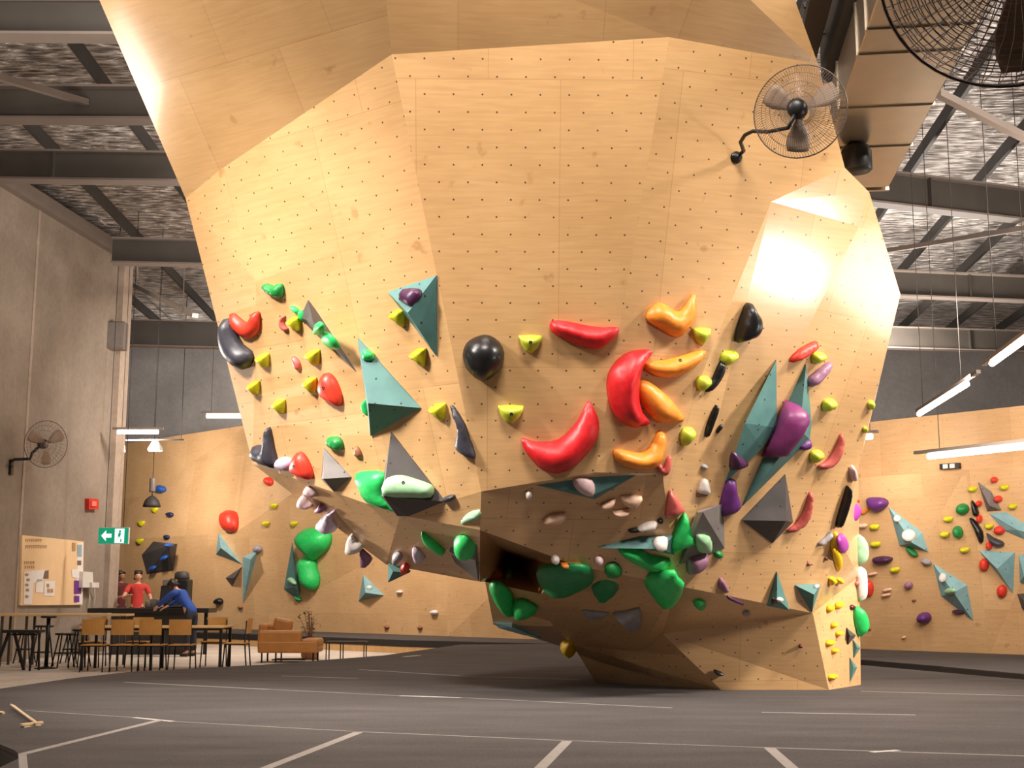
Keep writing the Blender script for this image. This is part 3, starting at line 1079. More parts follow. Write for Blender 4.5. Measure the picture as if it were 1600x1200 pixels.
hold('scarlet', 'small straight red bar high above the large teal fin', [(1272, 535), (1278, 535), (1276, 545), (1258, 559), (1240, 567), (1237, 562), (1250, 547)], .08)
hold('mauve', 'mauve finger hold beside the peak of the large teal fin', [(1296, 567), (1300, 569), (1296, 579), (1280, 597), (1270, 605), (1265, 602), (1263, 594), (1275, 583)], .09)
t = pyramid('teal', 'narrow teal fin with a dark purple knob on the side wall', [(1212, 562), (1213, 668), (1190, 700), (1132, 753)], (1164, 661), .16, at=(1180, 640))
hold('plum', 'dark purple knob low on the narrow teal fin', [(1146, 708), (1155, 712), (1166, 720), (1168, 726), (1150, 734), (1142, 732)], .09, onto=t)
t = pyramid('teal', 'large teal fin carrying a big purple block', [(1258, 569), (1267, 660), (1264, 686), (1159, 790)], (1250, 672), .24, at=(1235, 680))
hold('wine', 'big purple wedge block on the large teal fin', [(1228, 625), (1245, 632), (1258, 645), (1261, 658), (1250, 680), (1225, 712), (1215, 714), (1190, 713), (1200, 695), (1213, 665), (1220, 640)], .18, onto=t, smooth=1, ridge=.6)
hold('purple', 'small purple knob peeking from behind the large teal fin', [(1248, 700), (1252, 693), (1262, 686), (1267, 690), (1265, 700), (1255, 704)], .08, at=(1270, 715))
hold('rose', 'upper slim red crescent on the side wall', [(1317, 678), (1318, 692), (1312, 712), (1300, 728), (1290, 734), (1280, 730), (1292, 723), (1303, 708), (1311, 692)], .10, ridge=.8)
hold('rose', 'lower slim red crescent beside the wide charcoal pyramid', [(1268, 770), (1270, 780), (1265, 805), (1255, 822), (1240, 832), (1231, 831), (1245, 820), (1257, 800), (1263, 783)], .10, ridge=.8)
pyramid('char', 'wide charcoal pyramid low on the side wall', [(1226, 741), (1158, 812), (1206, 848), (1238, 815)], (1228, 814), .20)
hold('purple', 'tall purple tongue hold beside the wide charcoal pyramid', [(1140, 752), (1150, 751), (1152, 770), (1158, 790), (1150, 800), (1138, 806), (1128, 806), (1128, 790), (1133, 768)], .10)
hold('white', 'white pinch hold near the corner of the roof', [(1098, 750), (1106, 750), (1110, 765), (1109, 773), (1092, 771), (1090, 765)], .07)
hold('brown', 'tiny brown chip right under the white pinch', [(1088, 769), (1098, 772), (1106, 770), (1105, 775), (1095, 777), (1089, 777)], .03)
hold('grey', 'tiny grey chip above the white pinch', ell(1101, 730, 9, 9), .04)
hold('rose', 'dull red wedge hold where the roof meets side wall', [(1048, 768), (1053, 772), (1062, 785), (1070, 798), (1062, 804), (1045, 811), (1043, 798)], .09, at=(1075, 775))
hold('green', 'bright green flame-shaped hold at the roof corner', [(1072, 803), (1078, 822), (1085, 838), (1082, 852), (1065, 858), (1055, 865), (1052, 852), (1058, 830)], .12, at=(1100, 860))
t = pyramid('charl', 'grey pyramid at the roof corner beside the green flame hold', [(1129, 786), (1131, 856), (1062, 881), (1078, 830), (1090, 800)], (1098, 800), .20, at=(1100, 860))
hold('mint', 'pale grey-green hold on the grey corner pyramid', [(1088, 842), (1095, 837), (1110, 840), (1113, 858), (1105, 864), (1092, 862)], .07, onto=t)
hold('mauve', 'dull purple hold tucked under the grey corner pyramid', [(1077, 872), (1092, 868), (1106, 866), (1105, 880), (1096, 892), (1080, 899), (1076, 890)], .10, at=(1100, 893))
hold('fgreen', 'small green knob under the grey corner pyramid', ell(1123, 867, 13, 12), .05)
hold('mauve', 'small mauve drop hold near the bottom edge of the side wall', [(1126, 904), (1131, 906), (1138, 920), (1136, 927), (1129, 924), (1124, 915)], .06)
hold('plum', 'dark sliver on the bottom edge of the side wall', [(1138, 931), (1148, 935), (1161, 941), (1159, 945), (1145, 940), (1138, 936)], .05, at=(1150, 925))
t = pyramid('teal', 'small upright teal pyramid standing on the bottom edge of side wall', [(1213, 893), (1233, 953), (1198, 946)], (1214, 935), .10, at=(1210, 925))
hold('black', 'small black screw-on on the small upright teal pyramid', ell(1209, 940, 9, 10), .03, onto=t)
hold('white', 'small white screw-on on the small upright teal pyramid', ell(1219, 937, 8, 8), .03, onto=t)
t = pyramid('teal', 'small inverted teal pyramid at the lit corner of the side wall', [(1242, 914), (1281, 912), (1268, 956)], (1272, 929), .12, at=(1250, 920))
hold('white', 'tiny pale chip on the small inverted teal pyramid', ell(1276, 916, 8, 6), .03, onto=t)
hold('brown', 'tiny brown foot chip above the small inverted teal pyramid', ell(1266, 881, 8, 5), .03)
hold('brown', 'tiny brown chip by the lit corner above the teal pyramids', ell(1291, 873, 4, 6), .03)
hold('black', 'long thin black spike along the outer edge of the side wall', [(1326, 760), (1328, 770), (1322, 795), (1312, 822), (1309, 824), (1310, 812), (1318, 785)], .10, at=(1300, 790))
hold('grey', 'grey sliver beside the yellow pair at the outer edge', [(1299, 831), (1302, 836), (1292, 846), (1281, 854), (1280, 849), (1290, 840)], .06)

# --- the brightly lit narrow face
ST_ = dict(at=(1318, 960))
hold('gold', 'upper yellow drop hold at the top of the narrow lit face', [(1303, 834), (1309, 832), (1311, 845), (1309, 860), (1302, 862), (1299, 850)], .05)
hold('gold', 'larger yellow drop hold below the upper one on the narrow lit face', [(1303, 861), (1309, 858), (1315, 868), (1314, 882), (1311, 893), (1306, 882)], .05)
GS = 'small yellow screw-on pairs down the narrow lit face'
for cx, cy, w, h, lab in ((1301, 908, 9, 13, 'small yellow hold, inner one of the top pair on narrow lit face'), (1313, 908, 8, 9, 'small yellow hold, outer one of the top pair on narrow lit face'),
                          (1298, 951, 9, 12, 'small yellow hold, inner one of the second pair on narrow lit face'), (1312, 946, 11, 12, 'small yellow hold, outer one of the second pair on narrow lit face'),
                          (1304, 977, 8, 9, 'single small yellow hold just below the second pair on narrow lit face'), (1312, 990, 9, 9, 'small yellow hold just above the level of the tiny charcoal pyramid'),
                          (1298, 1005, 12, 10, 'small yellow hold level with the tiny charcoal pyramid, inner side of narrow lit face'), (1305, 1017, 8, 8, 'small yellow hold second from the bottom of narrow lit face'),
                          (1302, 1058, 12, 10, 'small yellow hold lowest on the narrow lit face, above the mat')):
    hold('gold', lab, tmpl(SHIELD_R, cx, cy, w, h), .06, GS, smooth=1)
hold('magenta', 'purple egg hold beside the yellow drops on narrow lit face', ell(1317, 849, 13, 32, -8), .05)
hold('magenta', 'larger magenta egg hold near the top of the narrow lit face', ell(1331, 801, 19, 36, 8), .12, **ST_)
hold('scarlet', 'tiny red knob above the larger magenta egg', ell(1337, 783, 7, 8), .06, **ST_)
hold('pinkish', 'pale pink hold at the very top of narrow lit face', [(1329, 733), (1334, 728), (1338, 740), (1336, 752), (1330, 748)], .07, at=(1300, 760))
hold('mint', 'pale green oval on the outer edge of the narrow lit face', [(1341, 836), (1347, 840), (1351, 852), (1351, 872), (1345, 884), (1341, 870)], .12, **ST_)
hold('white', 'tall white hold below the pale green oval at outer edge', [(1342, 888), (1348, 887), (1350, 905), (1350, 930), (1345, 940), (1342, 915)], .10, **ST_)
hold('green', 'bright green oval low on the outer edge of the narrow lit face', [(1339, 948), (1345, 950), (1351, 965), (1352, 980), (1346, 995), (1341, 980), (1338, 962)], .12, **ST_)
hold('maroon', 'tiny dark red chip above the bright green oval', ell(1332, 949, 6, 9), .04, **ST_)
hold('rose', 'tiny red chip beside the tall white hold', ell(1340, 912, 6, 10), .04, **ST_)
pyramid('char', 'tiny charcoal pyramid low on the narrow lit face', [(1322, 981), (1336, 993), (1324, 1007)], (1328, 993), .06)
pyramid('teal', 'tiny teal pyramid under the tiny charcoal one', [(1332, 1000), (1343, 1012), (1333, 1028)], (1339, 1012), .05, **ST_)
pyramid('teal', 'lowest tiny teal pyramid on the narrow lit face', [(1327, 1028), (1338, 1043), (1327, 1065)], (1334, 1043), .05, **ST_)
hold('lime', 'lime jug on the outer skyline of the side wall, topmost of two', [(1357, 631), (1362, 626), (1366, 628), (1364, 638), (1359, 640)], .06, at=(1345, 640))
hold('lime', 'small lime chip on the outer skyline above the far white lamp', [(1349, 670), (1353, 666), (1355, 672), (1351, 677)], .05, at=(1338, 672))

# --- roof and undersides
UB = dict(at=(540, 810))
hold('pinkish', 'uppermost pale hold in the row on the tan underside strip', [(474, 766), (480, 761), (489, 768), (495, 776), (484, 774), (475, 770)], .07, **UB)
hold('pinkish', 'pale knob second in the row on tan underside strip', [(465, 782), (471, 777), (480, 786), (487, 793), (477, 793), (466, 788)], .10, **UB)
hold('mauve', 'mauve chip after the second pale knob on tan underside strip', [(491, 798), (499, 788), (508, 798), (500, 800)], .08, **UB)
hold('lilac', 'large pale lilac wedge in the middle of the underside row', [(493, 820), (508, 806), (520, 801), (515, 812), (524, 826), (518, 833), (503, 826)], .12, **UB)
hold('white', 'pale knob lower in the row on the tan underside strip', [(540, 850), (547, 836), (553, 846), (566, 858), (552, 866), (541, 860)], .11, **UB)
hold('mauve', 'purple wedge at the low end of the underside row', [(562, 860), (571, 866), (580, 876), (571, 887), (564, 884)], .08, **UB)
hold('green', 'thin serrated green bar on the dark underside', [(658, 832), (665, 832), (693, 862), (690, 866), (678, 858), (663, 846)], .08, at=(680, 840))
hold('mint', 'dull green sloper at the roof ridge', [(718, 812), (728, 802), (748, 798), (751, 808), (735, 815), (722, 822)], .08, at=(700, 815))
pyramid('charl', 'grey triangular volume under a green dome at the recess', [(748, 831), (748, 906), (712, 878), (698, 850)], (742, 872), .08, at=(700, 860))
hold('green', 'shiny green half-dome beside the dark recess', [(709, 842), (722, 833), (734, 838), (743, 855), (741, 871), (725, 870), (712, 860)], .16, at=(700, 860))
hold('grey', 'grey pinch near the corner of dark underside', [(613, 868), (622, 865), (627, 873), (622, 881), (614, 877)], .09, at=(630, 862))
hold('lilac', 'pale grey crimp beside the grey pinch on dark underside', [(644, 858), (651, 859), (662, 872), (661, 877), (650, 877), (645, 868)], .08, at=(650, 862))
hold('scarlet', 'red knob under the pale grey crimp at underside edge', ell(632, 889, 14, 14), .07, at=(640, 868))
pyramid('teal', 'small teal pyramid hanging at the low corner of the dark underside', [(607, 880), (641, 893), (607, 909)], (614, 893), .10, at=(620, 872))
hold('white', 'small white screw-on alone on the brown roof', ell(826, 774, 11, 13), .05)
t = pyramid('teal', 'teal diamond volume along the front roof edge', [(838, 757), (928, 735), (993, 742), (929, 779)], (929, 772), .07, at=(900, 780))
hold('pinkish', 'chalky pink-white hold on the teal roof diamond', [(896, 748), (908, 744), (925, 750), (930, 764), (926, 776), (910, 772), (897, 760)], .06, onto=t)
for pts, lab in (([(849, 815), (860, 805), (884, 802), (882, 814), (870, 820), (852, 819)], 'long tan slice alone on the brown roof'),
                 ([(937, 791), (950, 784), (962, 780), (958, 792), (945, 796)], 'pink-tan slice, the one towards the pale face of three'),
                 ([(970, 776), (1003, 776), (1000, 788), (990, 795), (975, 788)], 'pink-tan slice, the one towards the side wall of three'),
                 ([(954, 795), (963, 799), (984, 796), (980, 805), (968, 808), (957, 803)], 'pink-tan slice, the lowest of three in a cluster')):
    hold('peach', lab, pts, .07, 'tan slices on the brown roof')
hold('white', 'white jug with black ends on the roof near the side wall', [(995, 827), (1005, 820), (1018, 816), (1027, 817), (1024, 826), (1012, 829), (1000, 830)], .08)
hold('black', 'black chip at the end of white jug nearer the recess', [(982, 828), (995, 825), (1005, 829), (995, 832), (984, 832)], .04)
hold('black', 'black chip at the end of white jug nearer the side wall', ell(1032, 815, 9, 8), .04)
t = pyramid('teal', 'flat teal wedge jutting from the roof above a green bowl', [(934, 855), (1000, 838), (1051, 836), (1053, 866), (1005, 856)], (1035, 858), .14, at=(1000, 845))
hold('white', 'chalky white plate on the flat teal wedge', [(1021, 842), (1030, 838), (1043, 840), (1042, 858), (1030, 860), (1022, 852)], .05, onto=t)
hold('green', 'big green bowl hanging under the flat teal wedge', [(968, 858), (1000, 857), (1013, 868), (1048, 876), (1042, 890), (1028, 896), (1008, 890), (985, 878), (972, 868)], .11, at=(1000, 866), ridge=.7)
hold('pinkish', 'small pinkish knob on the roof between two big green holds', ell(936, 877, 14, 14), .07)
hold('orange', 'thin orange slice above the wide green hold at the recess', [(877, 881), (892, 880), (909, 881), (898, 887), (880, 887)], .06, at=(900, 870))
hold('white', 'small white knob above the wide green hold at the recess', ell(868, 875, 14, 13, 30), .07, at=(880, 850))
hold('dgreen', 'wide dark green sloper under the roof recess', [(838, 897), (850, 889), (880, 887), (908, 888), (926, 897), (925, 912), (905, 925), (875, 931), (858, 930), (845, 917)], .13, at=(880, 915))
hold('dgreen', 'dark green blob in shadow beside the wide green sloper', [(930, 905), (945, 898), (962, 906), (966, 922), (950, 938), (932, 934), (924, 918)], .12, at=(950, 925))
hold('fgreen', 'dull green patch hold above the dark green blob', [(945, 887), (960, 880), (972, 890), (968, 902), (950, 903)], .08, at=(985, 895))
hold('orange', 'orange block deep inside the dark roof recess', [(756, 884), (786, 884), (786, 899), (756, 900)], .10, at=(790, 895), smooth=1)
hold('grey', 'dull grey knob above the orange block in the recess', [(765, 878), (772, 868), (785, 864), (783, 876), (774, 881)], .09, at=(790, 895))
hold('mint', 'small grey-green clip beside the orange block', [(788, 890), (800, 888), (801, 900), (790, 903)], .06, at=(795, 900), smooth=1)
hold('green', 'big green horn bowl under the roof towards the side wall', [(1005, 903), (1030, 899), (1052, 897), (1058, 908), (1068, 918), (1062, 935), (1050, 950), (1036, 951), (1024, 938), (1012, 922)], .13, at=(1030, 925), ridge=.7)
hold('green', 'small green knob past the big green horn bowl', [(1083, 942), (1092, 938), (1103, 943), (1101, 951), (1088, 950)], .06)
hold('grey', 'flat grey-white leaf hold, smaller of two on the dark underside', [(909, 955), (925, 956), (951, 959), (938, 967), (918, 968)], .05, at=(950, 970))
hold('grey', 'larger grey-white leaf hold on the dark underside', [(957, 959), (975, 958), (998, 953), (1000, 970), (998, 985), (980, 983), (966, 970)], .09, at=(970, 970))
hold('black', 'small black foot hold low on the base block', [(1115, 1047), (1123, 1049), (1131, 1053), (1130, 1056), (1120, 1055)], .04, at=(1140, 1045))
hold('maroon', 'tiny red screw-on on the base block', ell(1251, 1010, 7, 6), .03)
hold('grey', 'tiny grey chip on the dark underside above the base block', ell(1166, 959, 12, 8), .03)
LG = dict(at=(805, 950))
hold('green', 'green leaf-shaped hold on the low hanging fin', [(764, 915), (772, 912), (785, 918), (797, 932), (802, 948), (806, 963), (790, 958), (775, 940), (767, 928)], .12, **LG)
hold('green', 'bright green lump next to the green leaf on the low hanging fin', [(800, 947), (808, 941), (822, 944), (838, 955), (830, 963), (815, 965), (803, 960)], .13, at=(815, 955))
pyramid('tealb', 'pale teal wedge under the low hanging fin', [(772, 972), (800, 975), (845, 996), (815, 990), (780, 980)], (800, 980), .05, at=(790, 965))
hold('gold', 'yellow lump sticking out at the foot of the boulder', [(875, 1008), (884, 1005), (891, 1002), (894, 1010), (899, 1020), (893, 1025), (884, 1018)], .12, at=(905, 1020))

# --- pale back wall
B1_ = dict(wall=1)
hold('blue', 'blue hold beside the hanging lamp on the pale back wall', ell(249, 764, 16, 12), .22, **B1_)
GB = 'small lime holds on the pale back wall'
for cx, cy, lab in ((241, 797, 'small lime hold just under the hanging lamp'), (220, 818, 'small lime hold above the green exit sign level, upper of two'), (218, 846, 'small lime hold lower of two beside the exit sign'),
                    (427, 791, 'small lime hold by the boulder corner, topmost of its cluster'), (415, 819, 'small lime hold of the cluster, the one towards the red oval'), (459, 819, 'small lime hold directly above the green heart hold')):
    hold('yellow', lab, tmpl(SHIELD, cx, cy, 10, 9), .12, GB, smooth=1, **B1_)
hold('navy', 'small navy hold on the back wall above the dark angular volume', ell(265, 804, 10, 8), .12, **B1_)
hold('navy', 'smaller navy hold touching the top of dark angular volume', ell(260, 839, 8, 7), .10, **B1_)
hold('scarlet', 'red oval hold on the pale back wall above a teal fan', [(348, 800), (357, 797), (366, 800), (369, 815), (366, 828), (357, 831), (349, 828), (345, 815)], .3, **B1_)
t = pyramid('char', 'dark angular volume with blue holds above the bar', [(240, 846), (277, 850), (271, 891), (230, 897), (222, 867)], (264, 852), .45, **B1_)
for cx, cy, lab in ((264, 852, 'blue hold on the top edge of the dark angular volume'), (256, 872, 'blue hold in the middle of the dark angular volume'), (238, 888, 'blue hold at the bottom of the dark angular volume')):
    hold('blue', lab, ell(cx, cy, 11, 7, -15), .14, onto=t)
pyramid('tealb', 'upper teal blade of the fan under the red oval', [(342, 833), (378, 881), (338, 866)], (345, 856), .3, **B1_)
pyramid('char', 'charcoal blade of the fan under the red oval', [(378, 886), (353, 903), (363, 916)], (366, 903), .2, **B1_)
pyramid('tealb', 'lower tall teal blade of the fan under the red oval', [(380, 870), (404, 860), (380, 943)], (392, 874), .3, **B1_)
hold('grey', 'grey knob on top of the tall teal blade', ell(402, 858, 12, 12), .15, **B1_)
t = pyramid('teal', 'tall teal spire beside the green heart hold', [(457, 848), (470, 926), (466, 938), (444, 920)], (462, 918), .3, **B1_)
hold('mint', 'pale green chip low on the tall teal spire', ell(456, 908, 7, 14, -40), .10, onto=t)
hold('green', 'green heart-shaped macro on the pale back wall', [(465, 838), (475, 827), (490, 825), (505, 828), (512, 840), (508, 858), (495, 870), (488, 876), (480, 868), (468, 855)], .5, **B1_)
hold('green', 'long green slug under the green heart macro', [(468, 876), (476, 870), (488, 872), (491, 890), (495, 905), (492, 920), (482, 922), (473, 912), (470, 895)], .4, **B1_)
hold('fgreen', 'small green hook at the foot of the tall teal spire', [(460, 930), (466, 932), (471, 938), (464, 940)], .12, **B1_)
t = pyramid('tealb', 'small teal pyramid on the back wall above the armchair', [(568, 898), (600, 930), (561, 939)], (571, 926), .3, **B1_)
hold('white', 'white chip on the small teal pyramid above the armchair', ell(577, 918, 10, 5), .08, onto=t)
hold('white', 'white chip alone on the wall past the small teal pyramid', ell(624, 925, 9, 6), .10, **B1_)
hold('white', 'white chip lowest on the wall near the boulder foot', ell(678, 957, 11, 8), .12, **B1_)
for cx, cy, lab in ((375, 949, 'tiny brown chip below the tall teal blade'), (604, 980, 'tiny brown chip above the mat past the armchair'), (656, 981, 'tiny dark chip above the mat near the boulder foot')):
    hold('brown', lab, ell(cx, cy, 7, 6), .08, 'tiny brown chips low on the pale back wall', **B1_)
hold('scarlet', 'red flower-shaped hold at the outer corner of the boulder', ell(419, 752, 12, 14), .15, **B1_, lump=.15)
hold('black', 'small black hold on the wall past the coffee machine', ell(341, 940, 12, 11), .15, **B1_)
hold('red', 'dark red knob low on the wall behind the hanging fin', ell(864, 984, 14, 13), .15, **B1_)

# --- far side wall
B2_ = dict(wall=2)
hold('purple', 'upper purple bowl hold at the peak of the upper teal kite', [(1354, 780), (1362, 777), (1380, 779), (1386, 787), (1378, 797), (1368, 801), (1358, 793)], .2, **B2_)
hold('plum', 'lower dark purple bowl on the far side wall', [(1364, 872), (1378, 869), (1393, 872), (1388, 880), (1372, 883), (1366, 879)], .16, **B2_)
hold('purple', 'round purple ball low on the far side wall', ell(1443, 966, 20, 18), .2, **B2_)
hold('mauve', 'small mauve knob above the round purple ball', ell(1419, 915, 12, 12), .12, **B2_)
hold('orange', 'small orange chip beside the upper purple bowl', [(1345, 800), (1355, 793), (1357, 797), (1350, 804)], .08, **B2_)
hold('peach', 'small peach ledge under the orange chip', tmpl(BAR, 1347, 822, 14, 8), .1, **B2_)
GW = 'small yellow ledges on the far side wall'
for cx, cy, lab in ((1366, 824, 'small yellow ledge below the upper purple bowl, higher of two'), (1368, 851, 'small yellow ledge below the upper purple bowl, lower of two'), (1398, 891, 'small yellow ledge beside the lower dark purple bowl'),
                    (1481, 812, 'small yellow ledge under the upper green drop'), (1476, 836, 'small yellow ledge beside the lower green drop'), (1507, 860, 'small yellow ledge below the lower green drop'),
                    (1519, 765, 'small yellow ledge beside the peak of the charcoal blade'), (1569, 762, 'small yellow ledge highest near the picture corner'), (1582, 792, 'small yellow ledge above the pale blue slab'), (1545, 823, 'small yellow ledge at the edge of the pale blue slab')):
    hold('yellow', lab, tmpl(BAR, cx, cy, 13, 9), .1, GW, **B2_)
GRD = 'small red knobs around the charcoal blade'
for cx, cy, w, h, lab in ((1553, 750, 11, 10, 'small red knob, highest red one on the far side wall'), (1559, 780, 13, 11, 'red knob beside the charcoal blade on the far side wall'), (1529, 787, 9, 10, 'red knob at the upper end of upper black streak'),
                          (1530, 811, 9, 13, 'red knob between the two black streaks'), (1561, 829, 17, 14, 'larger red knob on the edge of the pale blue slab'), (1545, 853, 10, 13, 'red knob above the teal corner triangle'),
                          (1537, 883, 15, 20, 'red double knob on the flank of teal corner triangle'), (1565, 924, 16, 20, 'knobbly red hold at the low tip of teal corner triangle'), (1357, 920, 13, 26, 'red oval peeking past the narrow lit face')):
    hold('scarlet', lab, ell(cx, cy, w, h), .12, GRD, **B2_)
hold('fgreen', 'upper green drop hold beside the short black streak', ell(1503, 796, 19, 18), .16, **B2_)
hold('fgreen', 'lower green drop hold beside the long black streak', ell(1496, 832, 14, 20, -15), .16, **B2_)
hold('black', 'upper short black streak hold on the far side wall', [(1517, 783), (1522, 785), (1529, 800), (1527, 806), (1520, 805)], .1, **B2_)
hold('black', 'lower long black streak hold on the far side wall', [(1514, 810), (1522, 812), (1535, 830), (1536, 846), (1530, 848), (1522, 828)], .1, **B2_)
hold('slate', 'dark shoe-shaped hold under the black streaks', [(1541, 833), (1552, 840), (1566, 846), (1568, 853), (1557, 855), (1546, 847)], .12, **B2_)
t = pyramid('tealb', 'upper teal kite volume with chalk plates on the far side wall', [(1389, 792), (1441, 832), (1451, 862), (1406, 852)], (1425, 848), .25, **B2_)
hold('white', 'upper white plate on the upper teal kite', ell(1402, 810, 12, 10), .05, onto=t)
hold('white', 'larger lower white plate on the upper teal kite', ell(1420, 836, 22, 18), .06, onto=t)
hold('fgreen', 'green chip on the underside edge of the upper teal kite', [(1416, 853), (1424, 856), (1434, 868), (1428, 870), (1418, 862)], .10, **B2_)
hold('grey', 'grey chip linking the two teal kites', ell(1447, 878, 16, 10, 30), .12, **B2_)
t = pyramid('tealb', 'lower teal kite volume with pale plates on the far side wall', [(1458, 880), (1511, 914), (1521, 970), (1471, 931)], (1490, 926), .25, **B2_)
hold('white', 'white plate high on the lower teal kite', ell(1473, 902, 12, 14, 20), .05, onto=t)
hold('mint', 'pale green plate low on the lower teal kite', ell(1484, 924, 16, 10), .05, onto=t)
hold('plum', 'dark purple ledge under the lower teal kite', tmpl(BAR, 1498, 956, 18, 6), .1, **B2_)
pyramid('tealb', 'teal corner triangle with red holds along its flank', [(1530, 860), (1586, 863), (1583, 927)], (1558, 889), .3, **B2_)
t = pyramid('tealb', 'large pale blue slab at the picture edge', [(1546, 802), (1572, 800), (1640, 842), (1600, 842), (1568, 828)], (1590, 828), .12, **B2_)
pyramid('charl', 'charcoal blade with chalk above the pale blue slab', [(1528, 753), (1549, 768), (1565, 797), (1543, 799)], (1546, 790), .2, **B2_)
for cx, cy, lab in ((1363, 897, 'pale peach chip between yellow ledge and red oval'), (1386, 922, 'pale chip, upper one of the short stacked pair'), (1384, 930, 'pale chip, lower one of the short stacked pair')):
    hold('peach', lab, ell(cx, cy, 14, 6, -10), .08, **B2_)
hold('brown', 'tiny brown chip above the round purple ball', ell(1428, 938, 6, 4), .05, **B2_)
hold('tan', 'tiny tan chip low on the far side wall near the mat', ell(1412, 996, 6, 5), .06, **B2_)
hold('brown', 'tiny brown chip at the foot of wall beside the boulder', ell(1358, 983, 6, 4), .05, **B2_)
pyramid('tealb', 'teal volume cut by the picture edge, upper one', [(1592, 868), (1606, 862), (1606, 915), (1594, 910)], (1600, 900), .2, **B2_)
pyramid('char', 'charcoal volume cut by the picture edge, lower one', [(1590, 928), (1610, 926), (1608, 965), (1597, 950)], (1602, 940), .2, **B2_)
# ------------------------------------------------------------------ fans, duct, roof services
def fan(root_loc, label, centre, axis, R, wire, dense=56, rings=(.16, .38, .6, .8), arm=None, blades=3):
    t = thing('caged_fan', root_loc, label, 'fan')
    ax = V(axis).normalized()
    a = ax.cross(V((0, 0, 1))).normalized()
    b = a.cross(ax)
    c = V(centre)
    pt = lambda r, th, h: c + (a * math.cos(th) + b * math.sin(th)) * r + ax * h
    D = .26 * R

    def dome(sgn):
        m = MB()
        for k in range(dense):
            th = 2 * math.pi * k / dense
            pts = [pt(R * .16, th, sgn * D), pt(R * .55, th + .05, sgn * D * .92), pt(R * .85, th + .1, sgn * D * .6), pt(R, th + .14, 0)]
            m.tube(pts, wire, 4, False)
        for rr in rings:
            hh = 1 - .14 * ((rr - .16) / .39) if rr < .55 else (.92 - .32 * (rr - .55) / .3 if rr < .85 else .6 * (1 - rr) / .15)
            m.tube([pt(R * rr, 2 * math.pi * j / 40, sgn * D * hh) for j in range(41)], wire * 1.15, 4, False)
        return m
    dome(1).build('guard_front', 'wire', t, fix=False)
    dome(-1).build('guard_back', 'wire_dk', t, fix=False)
    m = MB()
    m.tube([pt(R, 2 * math.pi * j / 48, 0) for j in range(49)], wire * 3.2, 6, False)
    m.build('guard_ring', 'wire_dk', t, fix=False)
    m = MB()
    m.lathe(c - ax * D * 1.75, [(R * .10, 0), (R * .19, .02), (R * .21, R * .14), (R * .2, R * .34), (R * .15, R * .42)], 18, ax)
    mo = m.build('motor', 'blackp', t)
    m = MB()
    m.lathe(c - ax * .04 * R, [(R * .11, 0), (R * .13, R * .05), (R * .10, R * .12), (R * .03, R * .16)], 16, ax)
    m.build('hub', 'wire', t)
    for k in range(blades):
        th0 = 2 * math.pi * k / blades + .4
        m = MB()
        vs = []
        nr, nc = 7, 5
        for i in range(nr):
            rr = R * (.12 + .76 * i / (nr - 1))
            wid = .25 + .55 * math.sin(math.pi * (.15 + .7 * i / (nr - 1)))
            for j in range(nc):
                u = j / (nc - 1) - .5
                th = th0 + u * wid
                vs.append(pt(rr, th, u * .16 * R * (1 - .4 * i / nr)))
        fs = [(i * nc + j, i * nc + j + 1, (i + 1) * nc + j + 1, (i + 1) * nc + j) for i in range(nr - 1) for j in range(nc - 1)]
        m.add(vs, fs, True)
        bl = m.build('blade', 'blade', t, fix=False)
        sd = bl.modifiers.new('thick', 'SOLIDIFY')
        sd.thickness = .004
    return t, c, ax, a, b, D


# the fan bolted to the boulder
fo, fn = hit(1150, 246, 0)
fc = P(1250, 174, 10.05)
fax = V((.42, .88, .12))
ft, fc, fax, fa, fb, fD = fan(fo, 'grey caged wall fan on a bent black arm fixed to the boulder', fc, fax, .385, .0018, dense=100, arm=True)
mb = MB()
pivot = fc - fax * (fD * 1.75 + .0)
mb.tube([fo + fn * .02, fo + fn * .16 + V((.0, 0, .06)), P(1157, 222, 10.55), P(1164, 211, 10.45), P(1176, 205, 10.35), P(1200, 206, 10.28), pivot + V((-.05, .05, -.16)), pivot + V((0, .02, -.06))], .017, 8)
mb.build('arm', 'black', ft)
mb = MB()
mb.lathe(fo - fn * .01, [(.055, 0), (.055, .02), (.035, .03), (.03, .08), (.02, .085)], 14, fn)
pl = mb.build('mount_plate', 'black', ft)
mb = MB()
for s in (-1, 1):
    mb.lathe(fo + V((.035 * s, 0, .02)) + fn * .018, [(.012, 0), (.012, .012), (.006, .014)], 8, fn)
mb.build('fixing_screw', 'rod', pl)

# large fan hanging near the camera
bc = P(1585, -66, 6.2)
bt, bc, bax, ba, bb, bD = fan(bc, 'large round fan cage hanging overhead beside the metal duct', bc, V((-.25, -.75, -.62)), .68, .0030, dense=48, rings=[.14 + .05 * k for k in range(18)])
mb = MB()
mb.tube([bc - bax * bD * 1.7, bc - bax * bD * 1.9 + V((0, .1, .3)), V((bc.x - .05, bc.y + .4, ZC - .02))], .03, 8)
mb.build('drop_pole', 'steel_lt', bt)


# galvanised duct
def along(px, py, z, y0, y1):
    p = PZ(px, py, z)
    return p + YD * ((y0 - p.y) / YD.y), p + YD * ((y1 - p.y) / YD.y)


